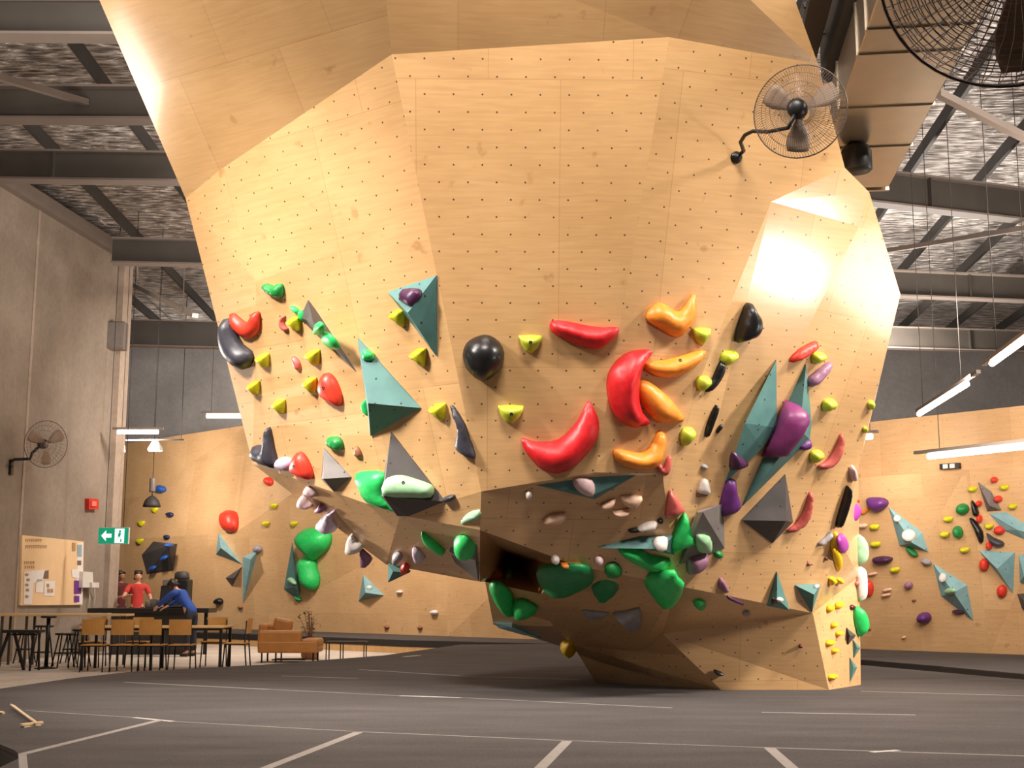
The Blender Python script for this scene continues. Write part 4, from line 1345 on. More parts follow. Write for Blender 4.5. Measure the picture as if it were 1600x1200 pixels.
zD = 6.3
re = PZ(1389, 292, zD)
rn, _ = along(1389, 292, zD, 7.0, re.y)
Wd, Hd = .95, .5
droot = thing('air_duct', re - XD * Wd / 2, 'big rectangular galvanised air duct running under the roof beside the boulder', 'duct')
mb = MB()
mb.bar(rn - XD * Wd / 2 + Z1 * Hd / 2, re - XD * Wd / 2 + Z1 * Hd / 2, Wd, Hd)
mb.build('duct_body', 'galv', droot, bevel=.01)
for py in (43, 82, 165, 229, 296):
    c = PZ(1380 if py > 200 else 1420, py, zD)
    c = rn + YD * ((c - rn).dot(YD))
    mb = MB()
    mb.box(c - XD * Wd / 2 + Z1 * Hd / 2, (Wd + .03, .05, Hd + .03), -math.atan2(.123, 1))
    mb.build('flange', 'galv', droot)
for k in range(3):
    c = rn + YD * (1.5 + 2.6 * k)
    for s in (0, 1):
        mb = MB()
        q = c - XD * (Wd * s) + Z1 * Hd
        mb.tube([q, V((q.x, q.y, ZC))], .012, 6)
        mb.build('hanger_rod', 'rod', droot)
# round outlet on the end of the duct
mb = MB()
oc = PZ(1339, 268, 5.98)
mb.lathe(oc, [(.15, .0), (.17, .02), (.17, .22), (.14, .29), (.05, .32)], 20)
tag(mb.build('speaker_drum', 'black'), 'black round drum speaker hung beneath the end of the metal duct', 'speaker')
# black steel channel beside the duct
mb = MB()
zT = 6.9
c0 = PZ(1318, 128, zT)
n0, _ = along(1318, 128, zT, 6.5, c0.y)
kroot = thing('steel_truss', (c0 + n0) / 2, 'black steel box truss between the boulder top and the duct', 'truss')
mb.bar(n0 - XD * .12 + Z1 * .3, c0 - XD * .12 + Z1 * .3, .24, .6)
mb.build('chord', 'black', kroot)
mb = MB()
mb.bar(n0 - XD * .42 + Z1 * .25, c0 - XD * .42 + Z1 * .25, .22, .12)
mb.build('side_rail', 'steel_dk', kroot)
mb = MB()
for k in range(8):
    c = n0 + (c0 - n0) * ((k + .5) / 8)
    mb.bar(c - XD * .12 + Z1 * .45, c - XD * .55 + Z1 * .30, .05)
mb.build('cross_brace', 'black', kroot)
for q in (n0, c0):
    mb = MB()
    mb.bar(q - XD * .12 + Z1 * .6, V((q.x - .12, q.y, ZC)), .06)
    mb.build('hanger', 'black', kroot)


# ------------------------------------------------------------------ hanging LED tubes
def tube_light(p, q, label, r=.035, cables=True, group=None, e0=.0, e1=.0, top=ZC, light=None):
    p, q = V(p), V(q)
    d = (q - p).normalized()
    t = thing('tube_light', (p + q) / 2, label, 'light', group)
    m = MB()
    m.tube([p, q], r, 10)
    m.build('led_tube', 'tube', t)
    m = MB()
    m.bar(p - d * (.12 + e0) + Z1 * (r + .03), q + d * (.12 + e1) + Z1 * (r + .03), .06, .05)
    m.build('housing', 'steel_lt', t)
    if cables:
        for c in (p + (q - p) * .1, p + (q - p) * .9):
            m = MB()
            m.tube([c + Z1 * (r + .05), V((c.x, c.y, top))], .006, 5)
            m.build('suspension_cable', 'cable', t)
    return t


z1 = 4.2
tube_light(PZ(1436, 647, z1), PZ(1511, 600, z1), 'slanting lit tube light nearer the boulder on the roof-hung run', .04, e1=.5)
tube_light(PZ(1550, 568, z1), PZ(1640, 502, z1), 'slanting lit tube light running off the picture corner', .04, e0=.3)
tube_light(P(1452, 713, 20.0), P(1640, 693, 17.4), 'long lit tube light across the top of the far side wall', .05, e0=.25)
tube_light(P(1340, 683, 21.6), P(1362, 682, 21.4), 'short lit tube light peeking past the boulder edge', .05)
tube_light(P(184, 675, 29.0), P(247, 675, 29.0), 'lit tube light over the bar by the concrete wall', .05)
tube_light(P(323, 650, 27.0), P(392, 650, 27.0), 'lit tube light beside the edge of the boulder', .05)

# flood lamp washing the back wall, on a thin rail
lroot = thing('flood_lamp', P(245, 705, 35.0), 'bright flood lamp under a thin rail washing the pale back wall', 'light')
mb = MB()
mb.bar(P(160, 688, 35.0), P(287, 687, 35.0), .04)
mb.build('rail', 'steel_dk', lroot)
mb = MB()
c = P(243, 703, 35.0)
mb.lathe(c, [(.02, .26), (.10, .22), (.2, .05), (.21, 0)], 18, V((0, -.15, 1)))
mb.build('lamp_shade', 'white', lroot)
mb = MB()
mb.lathe(c - Z1 * .015, [(.02, -.03), (.17, -.02), (.19, .0)], 18, V((0, -.15, 1)))
mb.build('bulb', emis('flood_bulb', (255, 240, 220), 30), lroot)
for px in (165, 283):
    mb = MB()
    q = P(px, 688, 35.0)
    mb.tube([q, V((q.x, q.y, ZC))], .01, 5)
    mb.build('rod', 'cable', lroot)
for px, lab in ((190, 'small round spot lamp by the concrete wall under the thin rail'),):
    mb = MB()
    mb.lathe(P(px, 706, 35.0), [(.02, .2), (.08, .16), (.1, 0)], 12)
    sroot = tag(mb.build('spot_lamp', 'white'), lab, 'light')
    mb = MB()
    mb.lathe(P(px, 706, 35.0) - Z1 * .01, [(.01, -.01), (.085, 0.0), (.085, .005)], 12)
    mb.build('bulb', emis('spot_bulb', (255, 236, 210), 14), sroot)

# pendant lamp
proot2 = thing('pendant_lamp', P(237, 790, 30.5), 'grey pendant lamp with cylinder and dome hanging over the bar', 'light')
c = P(237, 792, 30.5)
mb = MB()
mb.lathe(c, [(.21, 0), (.2, .06), (.16, .16), (.08, .24), (.03, .27)], 20)
mb.build('dome_shade', 'dark_fabric', proot2)
mb = MB()
mb.lathe(c + Z1 * .36, [(.07, 0), (.075, .02), (.075, .3), (.06, .33)], 16)
mb.build('driver_can', 'steel_lt', proot2)
mb = MB()
mb.tube([c + Z1 * .26, c + Z1 * .38], .015, 6)
mb.tube([c + Z1 * .68, V((c.x, c.y, ZC))], .008, 5)
mb.build('cord', 'cable', proot2)

# conduit and unlit batten by the concrete wall
broot = thing('batten_light', P(250, 465, 31.0), 'unlit white batten light angled below a bent conduit pipe', 'light')
mb = MB()
mb.bar(P(200, 440, 32.5), P(305, 493, 28.0), .14, .1)
mb.build('batten', 'white', broot)
mb = MB()
mb.tube([P(155, 343, 28), P(195, 374, 30.5), P(207, 372, 31), P(214, 385, 31.2), P(214, 436, 31.4)], .035, 8)
mb.build('conduit', 'rod', broot)
mb = MB()
mb.bar(P(286, 492, 28.5), P(289, 375, 28.5), .02)
mb.bar(P(289, 375, 28.5), V((P(289, 375, 28.5).x, 28.5, ZC)), .02)
mb.build('drop_rod', 'rod', broot)

# emergency light on the far side wall
q, n = hit(1487, 729, 2)
t = thing('exit_light', q + n * .03, 'small dark twin emergency light box on the far side wall', 'emergency light')
a_ = n.cross(Z1).normalized()
M3 = Matrix((a_, n, Z1)).transposed()
mb = MB()
mb.box(q + n * .05, (.36, .1, .10), M=M3)
mb.build('case', 'blackp', t)
for s in (-1, 1):
    mb = MB()
    mb.box(q + n * .105 + a_ * (.065 * s), (.09, .02, .075), M=M3)
    mb.build('lamp_panel', 'white', t)

# ------------------------------------------------------------------ concrete wall fittings
onW = lambda px, py, d=0: PPL(px, py, far + XD * d, XD)


def wallquad(name, m, pxs, d, th, parent=None):
    b = MB()
    b.poly([onW(*p, d) for p in pxs], th, XD)
    return b.build(name, m, parent)


nb_c = onW(82, 946, .0)
nroot = thing('notice_board', nb_c, 'pale plywood notice board with papers on the concrete wall', 'notice board')
wallquad('board', 'board', [(35, 836), (131, 846), (129, 945), (32, 946)], .06, .05, nroot)
PAPERS = [((38, 893), (69, 890), (67, 908), (52, 911), (50, 944), (37, 944), 'paper'), ((57, 905), (68, 905), (67, 926), (56, 926), 'paper'), ((70, 908), (86, 908), (85, 931), (69, 931), 'paper'),
          ((121, 848), (130, 848), (129, 944), (120, 944), 'paper'), ((121, 851), (128, 851), (128, 870), (121, 870), 'blue_paper'), ((121, 876), (127, 876), (127, 883), (121, 883), 'ink_dk'),
          ((113, 848), (118, 848), (118, 861), (113, 861), 'ink'), ((112, 890), (128, 888), (128, 904), (113, 902), 'paper'), ((116, 907), (127, 907), (127, 928), (116, 928), 'purple_paper'),
          ((116, 931), (124, 931), (124, 941), (116, 941), 'purple_paper'), ((71, 892), (76, 891), (76, 904), (67, 904), 'ink_dk')]
for k, p in enumerate(PAPERS):
    d = .066 if k in (3,) else .070
    wallquad('paper_sheet', p[-1], p[:-1], d, .004, nroot)
# headings: faint lettering too small to read, set as rows of little strokes
mb = MB()
for x0, x1, y in ((40, 64, 842), (40, 74, 852), (38, 54, 877), (39, 54, 884)):
    x = x0
    while x < x1:
        wl_ = random.choice((1.6, 2.0, 2.4))
        for pts in ([(x, y), (x + wl_ * .35, y), (x + wl_ * .35, y + 5), (x, y + 5)], [(x, y), (x + wl_, y), (x + wl_, y + 1.3), (x, y + 1.3)], [(x + wl_ * .3, y + 2.2), (x + wl_ * .9, y + 2.2), (x + wl_ * .9, y + 3.4), (x + wl_ * .3, y + 3.4)]):
            mb.poly([onW(*p, .065) for p in pts], .003, XD)
        x += wl_ + 1.0
mb.build('heading_lettering', 'ink', nroot)
mb = MB()
for cx, cy in ((42, 898), (44, 906), (42, 914), (43, 922), (42, 932)):
    mb.poly([onW(*p, .076) for p in ell(cx, cy, 6, 5, 0, 8)], .003, XD)
for x, y in ((73, 912), (74, 920), (79, 920)):
    mb.poly([onW(*p, .076) for p in ((x, y), (x + 4, y), (x + 4, y + 6), (x, y + 6))], .003, XD)
mb.build('printed_pictures', 'ink', nroot)

wd = thing('fire_alarm', onW(147, 793), 'red square fire alarm box on the concrete wall near its end', 'fire alarm')
wallquad('back_box', 'alarm', [(139, 779), (154, 780), (154, 796), (139, 796)], .10, .1, wd)
wallquad('strobe_lens', plain('strobe_lens', (255, 120, 110), .2), [(144, 783), (151, 783), (151, 791), (144, 791)], .14, .04, wd)
sb = thing('loudspeaker', P(179, 544, 29.2), 'grey box loudspeaker high on the end of the concrete wall', 'speaker')
mb = MB()
pA, pB = P(165, 502, 29.2), P(193, 545, 29.2)
mb.box(((pA.x + pB.x) / 2, 29.35, (pA.z + pB.z) / 2), (pB.x - pA.x, .32, pA.z - pB.z))
mb.build('cabinet', 'steel_lt', sb, bevel=.015)
mb = MB()
mb.box(((pA.x + pB.x) / 2, 29.18, (pA.z + pB.z) / 2), (pB.x - pA.x - .06, .03, pA.z - pB.z - .06))
mb.build('speaker_grille', plain('speaker_mesh', (126, 116, 110), .6), sb)
mb = MB()
mb.box((pA.x - .08, 29.5, (pA.z + pB.z) / 2), (.16, .08, .3))
mb.build('bracket', 'black', sb)
# pipes down the wall end
for k, (px, lab) in enumerate(((172, 'thin grey conduit pipe down the end of the concrete wall'), (181, 'thicker grey conduit pipe beside the thin one on wall end'))):
    b0, t0 = onW(px - 3, 900, .09), onW(px + 5, 420, .09)
    mb = MB()
    top_ = V((b0.x, b0.y, zt - .1))
    mb.tube([V((b0.x, b0.y, .02)), top_], .03 + .012 * k, 8)
    tag(mb.build('conduit_pipe', 'steel_lt'), lab, 'pipe')
hb = thing('white_cabinet', onW(140, 917, 0), 'white dispenser cabinet on concrete wall beside the notice board', 'cabinet')
wallquad('case', 'white', [(130, 893), (145, 894), (146, 918), (129, 918)], .16, .16, hb)
wallquad('shelf_tray', 'white', [(144, 910), (155, 910), (155, 918), (144, 918)], .22, .22, hb)
mb = MB()
for px in (139, 147):
    mb.tube([onW(px, 918, .1), onW(px + 1, 932, .05), onW(px - 1, 950, .05)], .015, 6)
mb.build('hanging_cable', 'white', hb)

# small fan on the concrete wall
wb_ = onW(16, 730, 0)
wc = onW(72, 694, .75)
wt, wc, wax, wa_, wb2, wD = fan(wb_, 'small caged fan on a cranked arm on the concrete wall', wc, V((.75, -.62, -.1)), .46, .0022, dense=36, arm=True)
mb = MB()
pv = wc - wax * wD * 1.75
mb.tube([wb_ + XD * .02, onW(16, 722, .12), onW(22, 718, .2), onW(47, 717, .42), V(onW(50, 708, .5)), pv + V((0, 0, -.03))], .03, 8)
mb.build('arm', 'black', wt)
mb = MB()
mb.box(wb_ + XD * .02, (.05, .12, .3))
mb.build('mount_plate', 'black', wt)

# exit sign
ex = thing('exit_sign', P(178, 850, 27.5), 'lit green and white exit sign hanging at the end of the concrete wall', 'exit sign')
pa_, pb_ = P(154, 824, 27.5), P(200, 850, 27.5)
xc, zc_ = (pa_.x + pb_.x) / 2, (pa_.z + pb_.z) / 2
Wx, Hx = pb_.x - pa_.x, pa_.z - pb_.z
mb = MB()
mb.box((xc, 27.55, zc_), (Wx, .08, Hx))
mb.build('case', 'white', ex)
fy = 27.505
rect = lambda x0, x1, z0, z1, y=fy, th=.004: MB().box((xc + (x0 + x1) / 2 * Wx, y, zc_ + (z0 + z1) / 2 * Hx), ((x1 - x0) * Wx, th, (z1 - z0) * Hx))
rect(-.49, .49, -.47, .47).build('sign_face', 'green_sign', ex)
m = rect(.05, .36, -.44, .42, fy - .006)
m.build('door_panel', 'white_sign', ex)
# running figure in the doorway and an arrow
gx = lambda x, z, y: (xc + x * Wx, y, zc_ + z * Hx)
m = MB()
y2 = fy - .010
m.lathe(gx(.22, .26, y2), [(.026, -.002), (.026, .002)], 12, (0, 1, 0))
m.bar(gx(.22, .18, y2), gx(.19, -.06, y2), .05, .004)
m.bar(gx(.22, .14, y2), gx(.29, .04, y2), .022, .004)
m.bar(gx(.21, .14, y2), gx(.13, .06, y2), .022, .004)
m.bar(gx(.19, -.06, y2), gx(.27, -.2, y2), .028, .004)
m.bar(gx(.27, -.2, y2), gx(.25, -.38, y2), .026, .004)
m.bar(gx(.18, -.06, y2), gx(.14, -.24, y2), .028, .004)
m.bar(gx(.14, -.24, y2), gx(.08, -.26, y2), .024, .004)
m.build('running_figure', 'green_sign', ex)
m = MB()
y3 = fy - .006
aw = [(-.40, 0), (-.24, .32), (-.24, .12), (-.06, .12), (-.06, -.12), (-.24, -.12), (-.24, -.32)]
m.poly([gx(x, z, y3) for x, z in aw], .004, V((0, -1, 0)))
m.build('arrow', 'white_sign', ex)
for s in (-1, 1):
    m = MB()
    m.tube([(xc + s * Wx * .3, 27.55, zc_ + Hx / 2), (xc + s * Wx * .3, 27.55, ZC)], .008, 5)
    m.build('hanger', 'cable', ex)
# ------------------------------------------------------------------ tables, chairs, stools
gz = lambda px, y: P(px, 900, y).x          # x of a picture column at distance y


def chair(loc, rz, label, group):
    t = thing('dining_chair', V((0, 0, 0)), label, 'chair', group)
    m = MB()
    m.box((0, 0, .45), (.40, .40, .02))
    m.build('seat', 'chair_ply', t, bevel=.008)
    m = MB()
    vs = []
    for k in range(7):
        u = k / 6 - .5
        yb = .2 + .03 * (1 - (2 * u) ** 2)
        vs += [(u * .38, yb, .62), (u * .38, yb + .012, .62), (u * .38, yb + .02, .88), (u * .38, yb + .032, .88)]
    fs = []
    for k in range(6):
        i, j = 4 * k, 4 * k + 4
        fs += [(i, j, j + 2, i + 2), (i + 1, i + 3, j + 3, j + 1), (i + 2, j + 2, j + 3, i + 3), (i, i + 1, j + 1, j)]
    fs += [(0, 2, 3, 1), (24, 25, 27, 26)]
    m.add(vs, fs, False)
    m.build('backrest', 'chair_ply', t)
    for sx in (-1, 1):
        m = MB()
        m.tube([(sx * .17, -.17, .44), (sx * .19, -.20, 0)], .013, 6)
        m.build('leg', 'black', t)
        m = MB()
        m.tube([(sx * .18, .2, .84), (sx * .18, .18, .45), (sx * .19, .22, 0)], .013, 6)
        m.build('leg', 'black', t)
    m = MB()
    for sy in (-1, 1):
        m.bar((-.18, sy * .17, .43), (.18, sy * .17, .43), .02)
    for sx in (-1, 1):
        m.bar((sx * .18, -.17, .43), (sx * .18, .17, .43), .02)
    m.build('seat_frame', 'black', t)
    t.location = loc
    t.rotation_euler = (0, 0, rz)
    return t


def dup(root, loc, rz, label, group=None):
    r = root.copy()
    COL.objects.link(r)
    r.location = loc
    r.rotation_euler = (0, 0, rz)
    r['label'] = label
    if group:
        r['group'] = group
    for ch in list(root.children):
        c = ch.copy()
        COL.objects.link(c)
        c.parent = r
        for g in ch.children:
            d = g.copy()
            COL.objects.link(d)
            d.parent = c
    return r


YT = 23.0
tx0, tx1 = gz(140, YT), gz(361, YT)
tb = thing('dining_table', V(((tx0 + tx1) / 2, YT, 0)), 'long pale-topped dining table with black legs beside the mat', 'table')
mb = MB()
mb.box(((tx0 + tx1) / 2, YT, .735), (tx1 - tx0, .85, .03))
mb.build('tabletop', 'table_ply', tb, bevel=.005)
mb = MB()
for sy in (-1, 1):
    mb.bar((tx0 + .08, YT + sy * .36, .70), (tx1 - .08, YT + sy * .36, .70), .04)
mb.build('apron', 'black', tb)
for sx in (tx0 + .06, (tx0 + tx1) / 2, tx1 - .06):
    for sy in (-1, 1):
        mb = MB()
        mb.bar((sx, YT + sy * .37, .72), (sx, YT + sy * .37, 0), .045)
        mb.build('leg', 'black', tb)
GC = 'plywood chairs around the dining table'
c0 = chair((gz(290, 22.35), 22.35, 0), math.pi, 'plywood chair with its back to the mat, nearest the armchair', GC)
for px, lab in ((244, 'plywood chair with its back to the mat, second from the table end by the armchair'), (201, 'plywood chair with its back to the mat, third from the table end by the armchair'),
                (156, 'plywood chair with its back to the mat, closest to the concrete wall')):
    dup(c0, (gz(px, 22.35), 22.35, 0), math.pi, lab)
for px, lab in ((150, 'plywood chair on the far side of the table, closest to the concrete wall'), (222, 'plywood chair on the far side of the table, behind the third near chair'),
                (338, 'plywood chair on the far side of the table, closest to the armchair')):
    dup(c0, (gz(px, 23.7), 23.7, 0), 0, lab)
dup(c0, (tx1 + .12, 23.1, 0), -math.pi / 2, 'plywood chair pushed in at the table end beside the armchair')

# long high table in front of the concrete wall and its stools
YH = 24.2
h0, h1 = -9.6, gz(207, YH)
zh = P(100, 959, YH).z
ht = thing('bar_table', V(((h0 + h1) / 2, YH, 0)), 'long high bench table with pale thin top along the concrete wall', 'table')
mb = MB()
mb.box(((h0 + h1) / 2, YH, zh - .02), (h1 - h0, .5, .04))
mb.build('tabletop', 'table_ply', ht, bevel=.005)
for sx in (h0 + .2, (h0 + h1) / 2 - .6, h1 - .15):
    for sy in (-.2, .2):
        mb = MB()
        mb.bar((sx, YH + sy, zh - .04), (sx, YH + sy, 0), .04)
        mb.build('leg', 'steel', ht)


def stool(px, y, ytop, label, wpx=26, frame=False):
    x = gz(px, y)
    zt_ = P(px, ytop, y).z
    t = thing('bar_stool', V((x, y, 0)), label, 'stool')
    w = wpx * y / F
    m = MB()
    m.lathe((x, y, zt_ - .035), [(w / 2 - .01, 0), (w / 2, .01), (w / 2, .03), (w / 2 - .01, .035)], 20)
    m.build('seat', 'bar_black', t)
    for k in range(4):
        a = math.pi / 4 + k * math.pi / 2
        m = MB()
        m.tube([(x + math.cos(a) * .10, y + math.sin(a) * .10, zt_ - .03), (x + math.cos(a) * .22, y + math.sin(a) * .22, 0)], .014, 6)
        m.build('leg', 'black', t)
    m = MB()
    zr = .26
    pts = [(x + math.cos(math.pi / 4 + k * math.pi / 2) * .18, y + math.sin(math.pi / 4 + k * math.pi / 2) * .18, zr) for k in range(5)]
    m.tube(pts, .011, 6)
    m.build('foot_ring', 'black', t)
    return t


def pedestal(px, y, ytop, label, wpx, name='bar_stool', cat='stool'):
    x = gz(px, y)
    zt_ = P(px, ytop, y).z
    t = thing(name, V((x, y, 0)), label, cat)
    w = wpx * y / F
    m = MB()
    m.lathe((x, y, zt_ - .04), [(w / 2 - .01, 0), (w / 2, .012), (w / 2, .035), (w / 2 - .01, .04)], 20)
    m.build('seat' if cat == 'stool' else 'tabletop', 'bar_black', t)
    m = MB()
    m.tube([(x, y, zt_ - .04), (x, y, .03)], .035, 10)
    m.build('post', 'black', t)
    m = MB()
    m.lathe((x, y, 0), [(.2, 0), (.2, .012), (.06, .03), (.035, .05)], 20)
    m.build('base', 'black', t)
    return t


# trestle bench with A-shaped legs
yb_ = 22.6
xa, xb = gz(13, yb_), gz(71, yb_)
zb_ = P(40, 984, yb_).z
bt_ = thing('trestle_bench', V(((xa + xb) / 2, yb_, 0)), 'dark trestle bench with A-shaped black legs by the concrete wall', 'bench')
mb = MB()
mb.box(((xa + xb) / 2, yb_, zb_ - .025), (xb - xa, .3, .05))
mb.build('seat', 'bar_black', bt_, bevel=.006)
for x in (xa + .12, xb - .1):
    for s in (-1, 1):
        mb = MB()
        sp = .2 if x < (xa + xb) / 2 else .03
        mb.bar((x + .03 * s, yb_ + .05 * s, zb_ - .05), (x + sp * s, yb_ + .13 * s, 0), .045 if sp > .1 else .03)
        mb.build('leg', 'black', bt_)
mb = MB()
mb.bar((xa + .12, yb_, zb_ - .08), (xb - .1, yb_, zb_ - .08), .03)
mb.build('crossbar', 'black', bt_)
pedestal(80, 23.2, 962, 'tall black pedestal table with small square-edged top by the trestle bench', 24, 'pedestal_table', 'table')
stool(73, 23.75, 977, 'dark stool behind the tall pedestal table', 30)
stool(106, 23.4, 989, 'lower dark round stool standing alone between pedestal table and dining chairs', 28)
stool(131, 23.7, 983, 'dark stool partly hidden behind the first plywood chair', 26)
stool(46, 25.0, 988, 'dark stool behind the trestle bench seat', 24)
stool(118, 25.0, 990, 'dark stool under the long high table by the lone round stool', 22)

# bar counter with machine and clutter
YB_ = 28.4
k0, k1 = gz(146, YB_), gz(333, YB_)
zk_ = P(240, 950, YB_).z
ct = thing('bar_counter', V(((k0 + k1) / 2, YB_, 0)), 'long black bar counter in front of the pale back wall', 'counter')
mb = MB()
mb.box(((k0 + k1) / 2, YB_ + .1, zk_ - .05), (k1 - k0, .8, .10))
mb.build('worktop', 'bar_black', ct, bevel=.01)
k2 = gz(300, YB_)
mb = MB()
mb.box(((k0 + k2) / 2 + .2, YB_ + .2, (zk_ - .1) / 2), (k2 - k0 - .5, .5, zk_ - .1))
mb.build('front_panel', 'dark_fabric', ct)
mb = MB()
mb.bar((k1 - .12, YB_, zk_ - .1), (k1 - .12, YB_, 0), .07)
mb.build('leg', 'black', ct)

YM = 28.6
s_ = YM / F
mx = gz(283, YM)
cm = thing('coffee_machine', V((mx, YM, zk_)), 'tall black coffee machine on the bar beside the person in blue', 'coffee machine')
ztop = P(283, 905, YM).z
mb = MB()
mb.box((mx, YM + .05, (zk_ + ztop) / 2), (28 * s_, .45, ztop - zk_))
mb.build('body', 'blackp', cm, bevel=.03)
mb = MB()
zt2 = P(283, 893, YM).z
mb.lathe((mx + .02, YM, ztop), [(.16, 0), (.17, .03), (.15, zt2 - ztop - .03), (.1, zt2 - ztop)], 14)
mb.build('hopper', 'dark_fabric', cm)
mb = MB()
mb.box((mx - .18, YM - .22, zk_ + .55), (.3, .16, .14))
mb.build('group_head', 'steel_lt', cm, bevel=.02)
mb = MB()
mb.box((mx - .1, YM - .24, zk_ + .05), (.34, .2, .06))
mb.build('drip_tray', 'steel', cm)
jx_ = gz(240, YM)
for px, h, w, lab in ((236, .13, .10, 'grey canister on the bar counter beside the person in red'), (243, .17, .11, 'taller grey canister on the bar counter by the coffee machine'),):
    mb = MB()
    mb.lathe((gz(px, YM), YM, zk_), [(w * .9, 0), (w, .02), (w, h), (w * .7, h + .03), (.02, h + .04)], 14)
    tag(mb.build('canister', 'steel_lt'), lab, 'canister')
# dark till screen in front of the person in blue
ts = thing('till_screen', V((gz(259, 28.25), 28.25, zk_)), 'black till screen on the bar in front of the person in blue', 'screen')
mb = MB()
q0, q1 = P(250, 915, 28.25), P(268, 945, 28.25)
mb.box(((q0.x + q1.x) / 2, 28.3, (q0.z + q1.z) / 2), (q1.x - q0.x, .05, q0.z - q1.z), M=Matrix.Rotation(-.25, 3, 'X'))
mb.build('display', 'blackp', ts, bevel=.01)
mb = MB()
mb.bar(((q0.x + q1.x) / 2, 28.35, (q0.z + q1.z) / 2), ((q0.x + q1.x) / 2, 28.35, zk_), .06)
mb.build('stand', 'black', ts)
mb = MB()
mb.box(((q0.x + q1.x) / 2, 28.35, zk_ + .01), (.22, .2, .02))
mb.build('base', 'black', ts)

# tan armchair seen from behind
YA = 25.4
ax0, ax1 = gz(411, YA), gz(504, YA)
ac = thing('armchair', V(((ax0 + ax1) / 2, YA, 0)), 'tan leather two-seat armchair standing in front of the perimeter mat', 'armchair')
aw_ = ax1 - ax0
acx = (ax0 + ax1) / 2
zr_ = lambda py: P(450, py, YA).z
mb = MB()
mb.box((acx, YA, (zr_(1019) + zr_(1001)) / 2), (aw_ - .02, .8, zr_(1001) - zr_(1019)))
mb.build('seat_base', 'leather', ac, bevel=.03)
mb = MB()
mb.box((ax0 + aw_ * .36, YA - .30, (zr_(1015) + zr_(984)) / 2), (aw_ * .72, .18, zr_(984) - zr_(1015)))
mb.build('backrest', 'leather', ac, bevel=.05)
mb = MB()
mb.box((ax1 - aw_ * .14, YA, (zr_(1014) + zr_(997)) / 2), (aw_ * .28, .78, zr_(997) - zr_(1014)))
mb.build('armrest', 'leather', ac, bevel=.05)
mb = MB()
mb.box((ax0 + .09, YA + .05, (zr_(1014) + zr_(974)) / 2), (.18, .74, zr_(974) - zr_(1014)))
mb.build('armrest', 'leather', ac, bevel=.05)
mb = MB()
mb.box((ax0 + aw_ * .36, YA - .02, (zr_(990) + zr_(966)) / 2), (aw_ * .32, .18, zr_(966) - zr_(990)), M=Matrix.Rotation(.2, 3, 'Y'))
mb.build('back_cushion', 'leather', ac, bevel=.06)
for sx in (ax0 + .08, ax0 + aw_ * .3, ax1 - .1):
    for sy in (-.3, .3):
        mb = MB()
        mb.tube([(sx, YA + sy, zr_(1018)), (sx, YA + sy, 0)], .018, 6)
        mb.build('leg', 'black', ac)
mb = MB()
mb.box((acx, YA, .05), (aw_ * .55, .5, .02))
mb.build('stretcher', 'black', ac)

# plant behind it
YP = 26.3
px0 = gz(487, YP)
pr = thing('potted_plant', V((px0, YP, 0)), 'spindly potted plant behind the tan armchair', 'plant')
mb = MB()
mb.lathe((px0, YP, 0), [(.14, 0), (.17, .05), (.2, .38), (.21, .4), (.18, .4), (.17, .36)], 18)
mb.build('pot', 'pot', pr)
mb = MB()
mb.lathe((px0, YP, .355), [(.01, 0), (.17, .0), (.17, .01)], 14)
mb.build('soil', 'soil', pr)
stem_m, leaf_m = MB(), MB()
rnd = random.Random(3)
for k in range(11):
    a = rnd.uniform(0, 6.28)
    r = rnd.uniform(.05, .30)
    h = rnd.uniform(.25, .62)
    tip = V((px0 + math.cos(a) * r, YP + math.sin(a) * r * .6, .37 + h))
    base = V((px0 + math.cos(a) * .03, YP + math.sin(a) * .03, .34))
    mid = (base + tip) / 2 + V((0, 0, .06))
    stem_m.tube([base, mid, tip], .008, 5)
    for j in range(5):
        f = .45 + j * .14
        q = base.lerp(tip, min(f, 1))
        b = rnd.uniform(0, 6.28)
        d = V((math.cos(b), math.sin(b) * .6, rnd.uniform(-.2, .5))).normalized()
        s = d.cross(V((0, 0, 1))).normalized() * .03
        L = rnd.uniform(.09, .16)
        leaf_m.add([q, q + d * L * .5 + s, q + d * L, q + d * L * .5 - s, q + d * L * .5 + V((0, 0, .012))], [(0, 1, 4), (1, 2, 4), (2, 3, 4), (3, 0, 4)])
stem_m.build('stem', 'brown' if 'brown' in MAT else 'h_brown', pr)
leaf_m.build('foliage', 'leaf', pr, fix=False)

# thin wire bench beside the armchair
yw = 25.2
w0, w1 = gz(513, yw), gz(575, yw)
zw = P(540, 1003, yw).z
wbn = thing('side_bench', V(((w0 + w1) / 2, yw, 0)), 'low thin-legged metal bench beside the tan armchair', 'bench')
mb = MB()
mb.box(((w0 + w1) / 2, yw, zw), (w1 - w0, .45, .03))
mb.build('top', 'steel_dk', wbn)
for sx in (w0 + .02, w0 + (w1 - w0) * .38, w1 - .03):
    for sy in (-.2, .2):
        mb = MB()
        mb.bar((sx, yw + sy, zw), (sx, yw + sy, 0), .02)
        mb.build('leg', 'steel_dk', wbn)
mb = MB()
mb.bar((w0, yw - .2, .02), (w1 - .3, yw - .2, .02), .02)
mb.build('foot_rail', 'steel_dk', wbn)


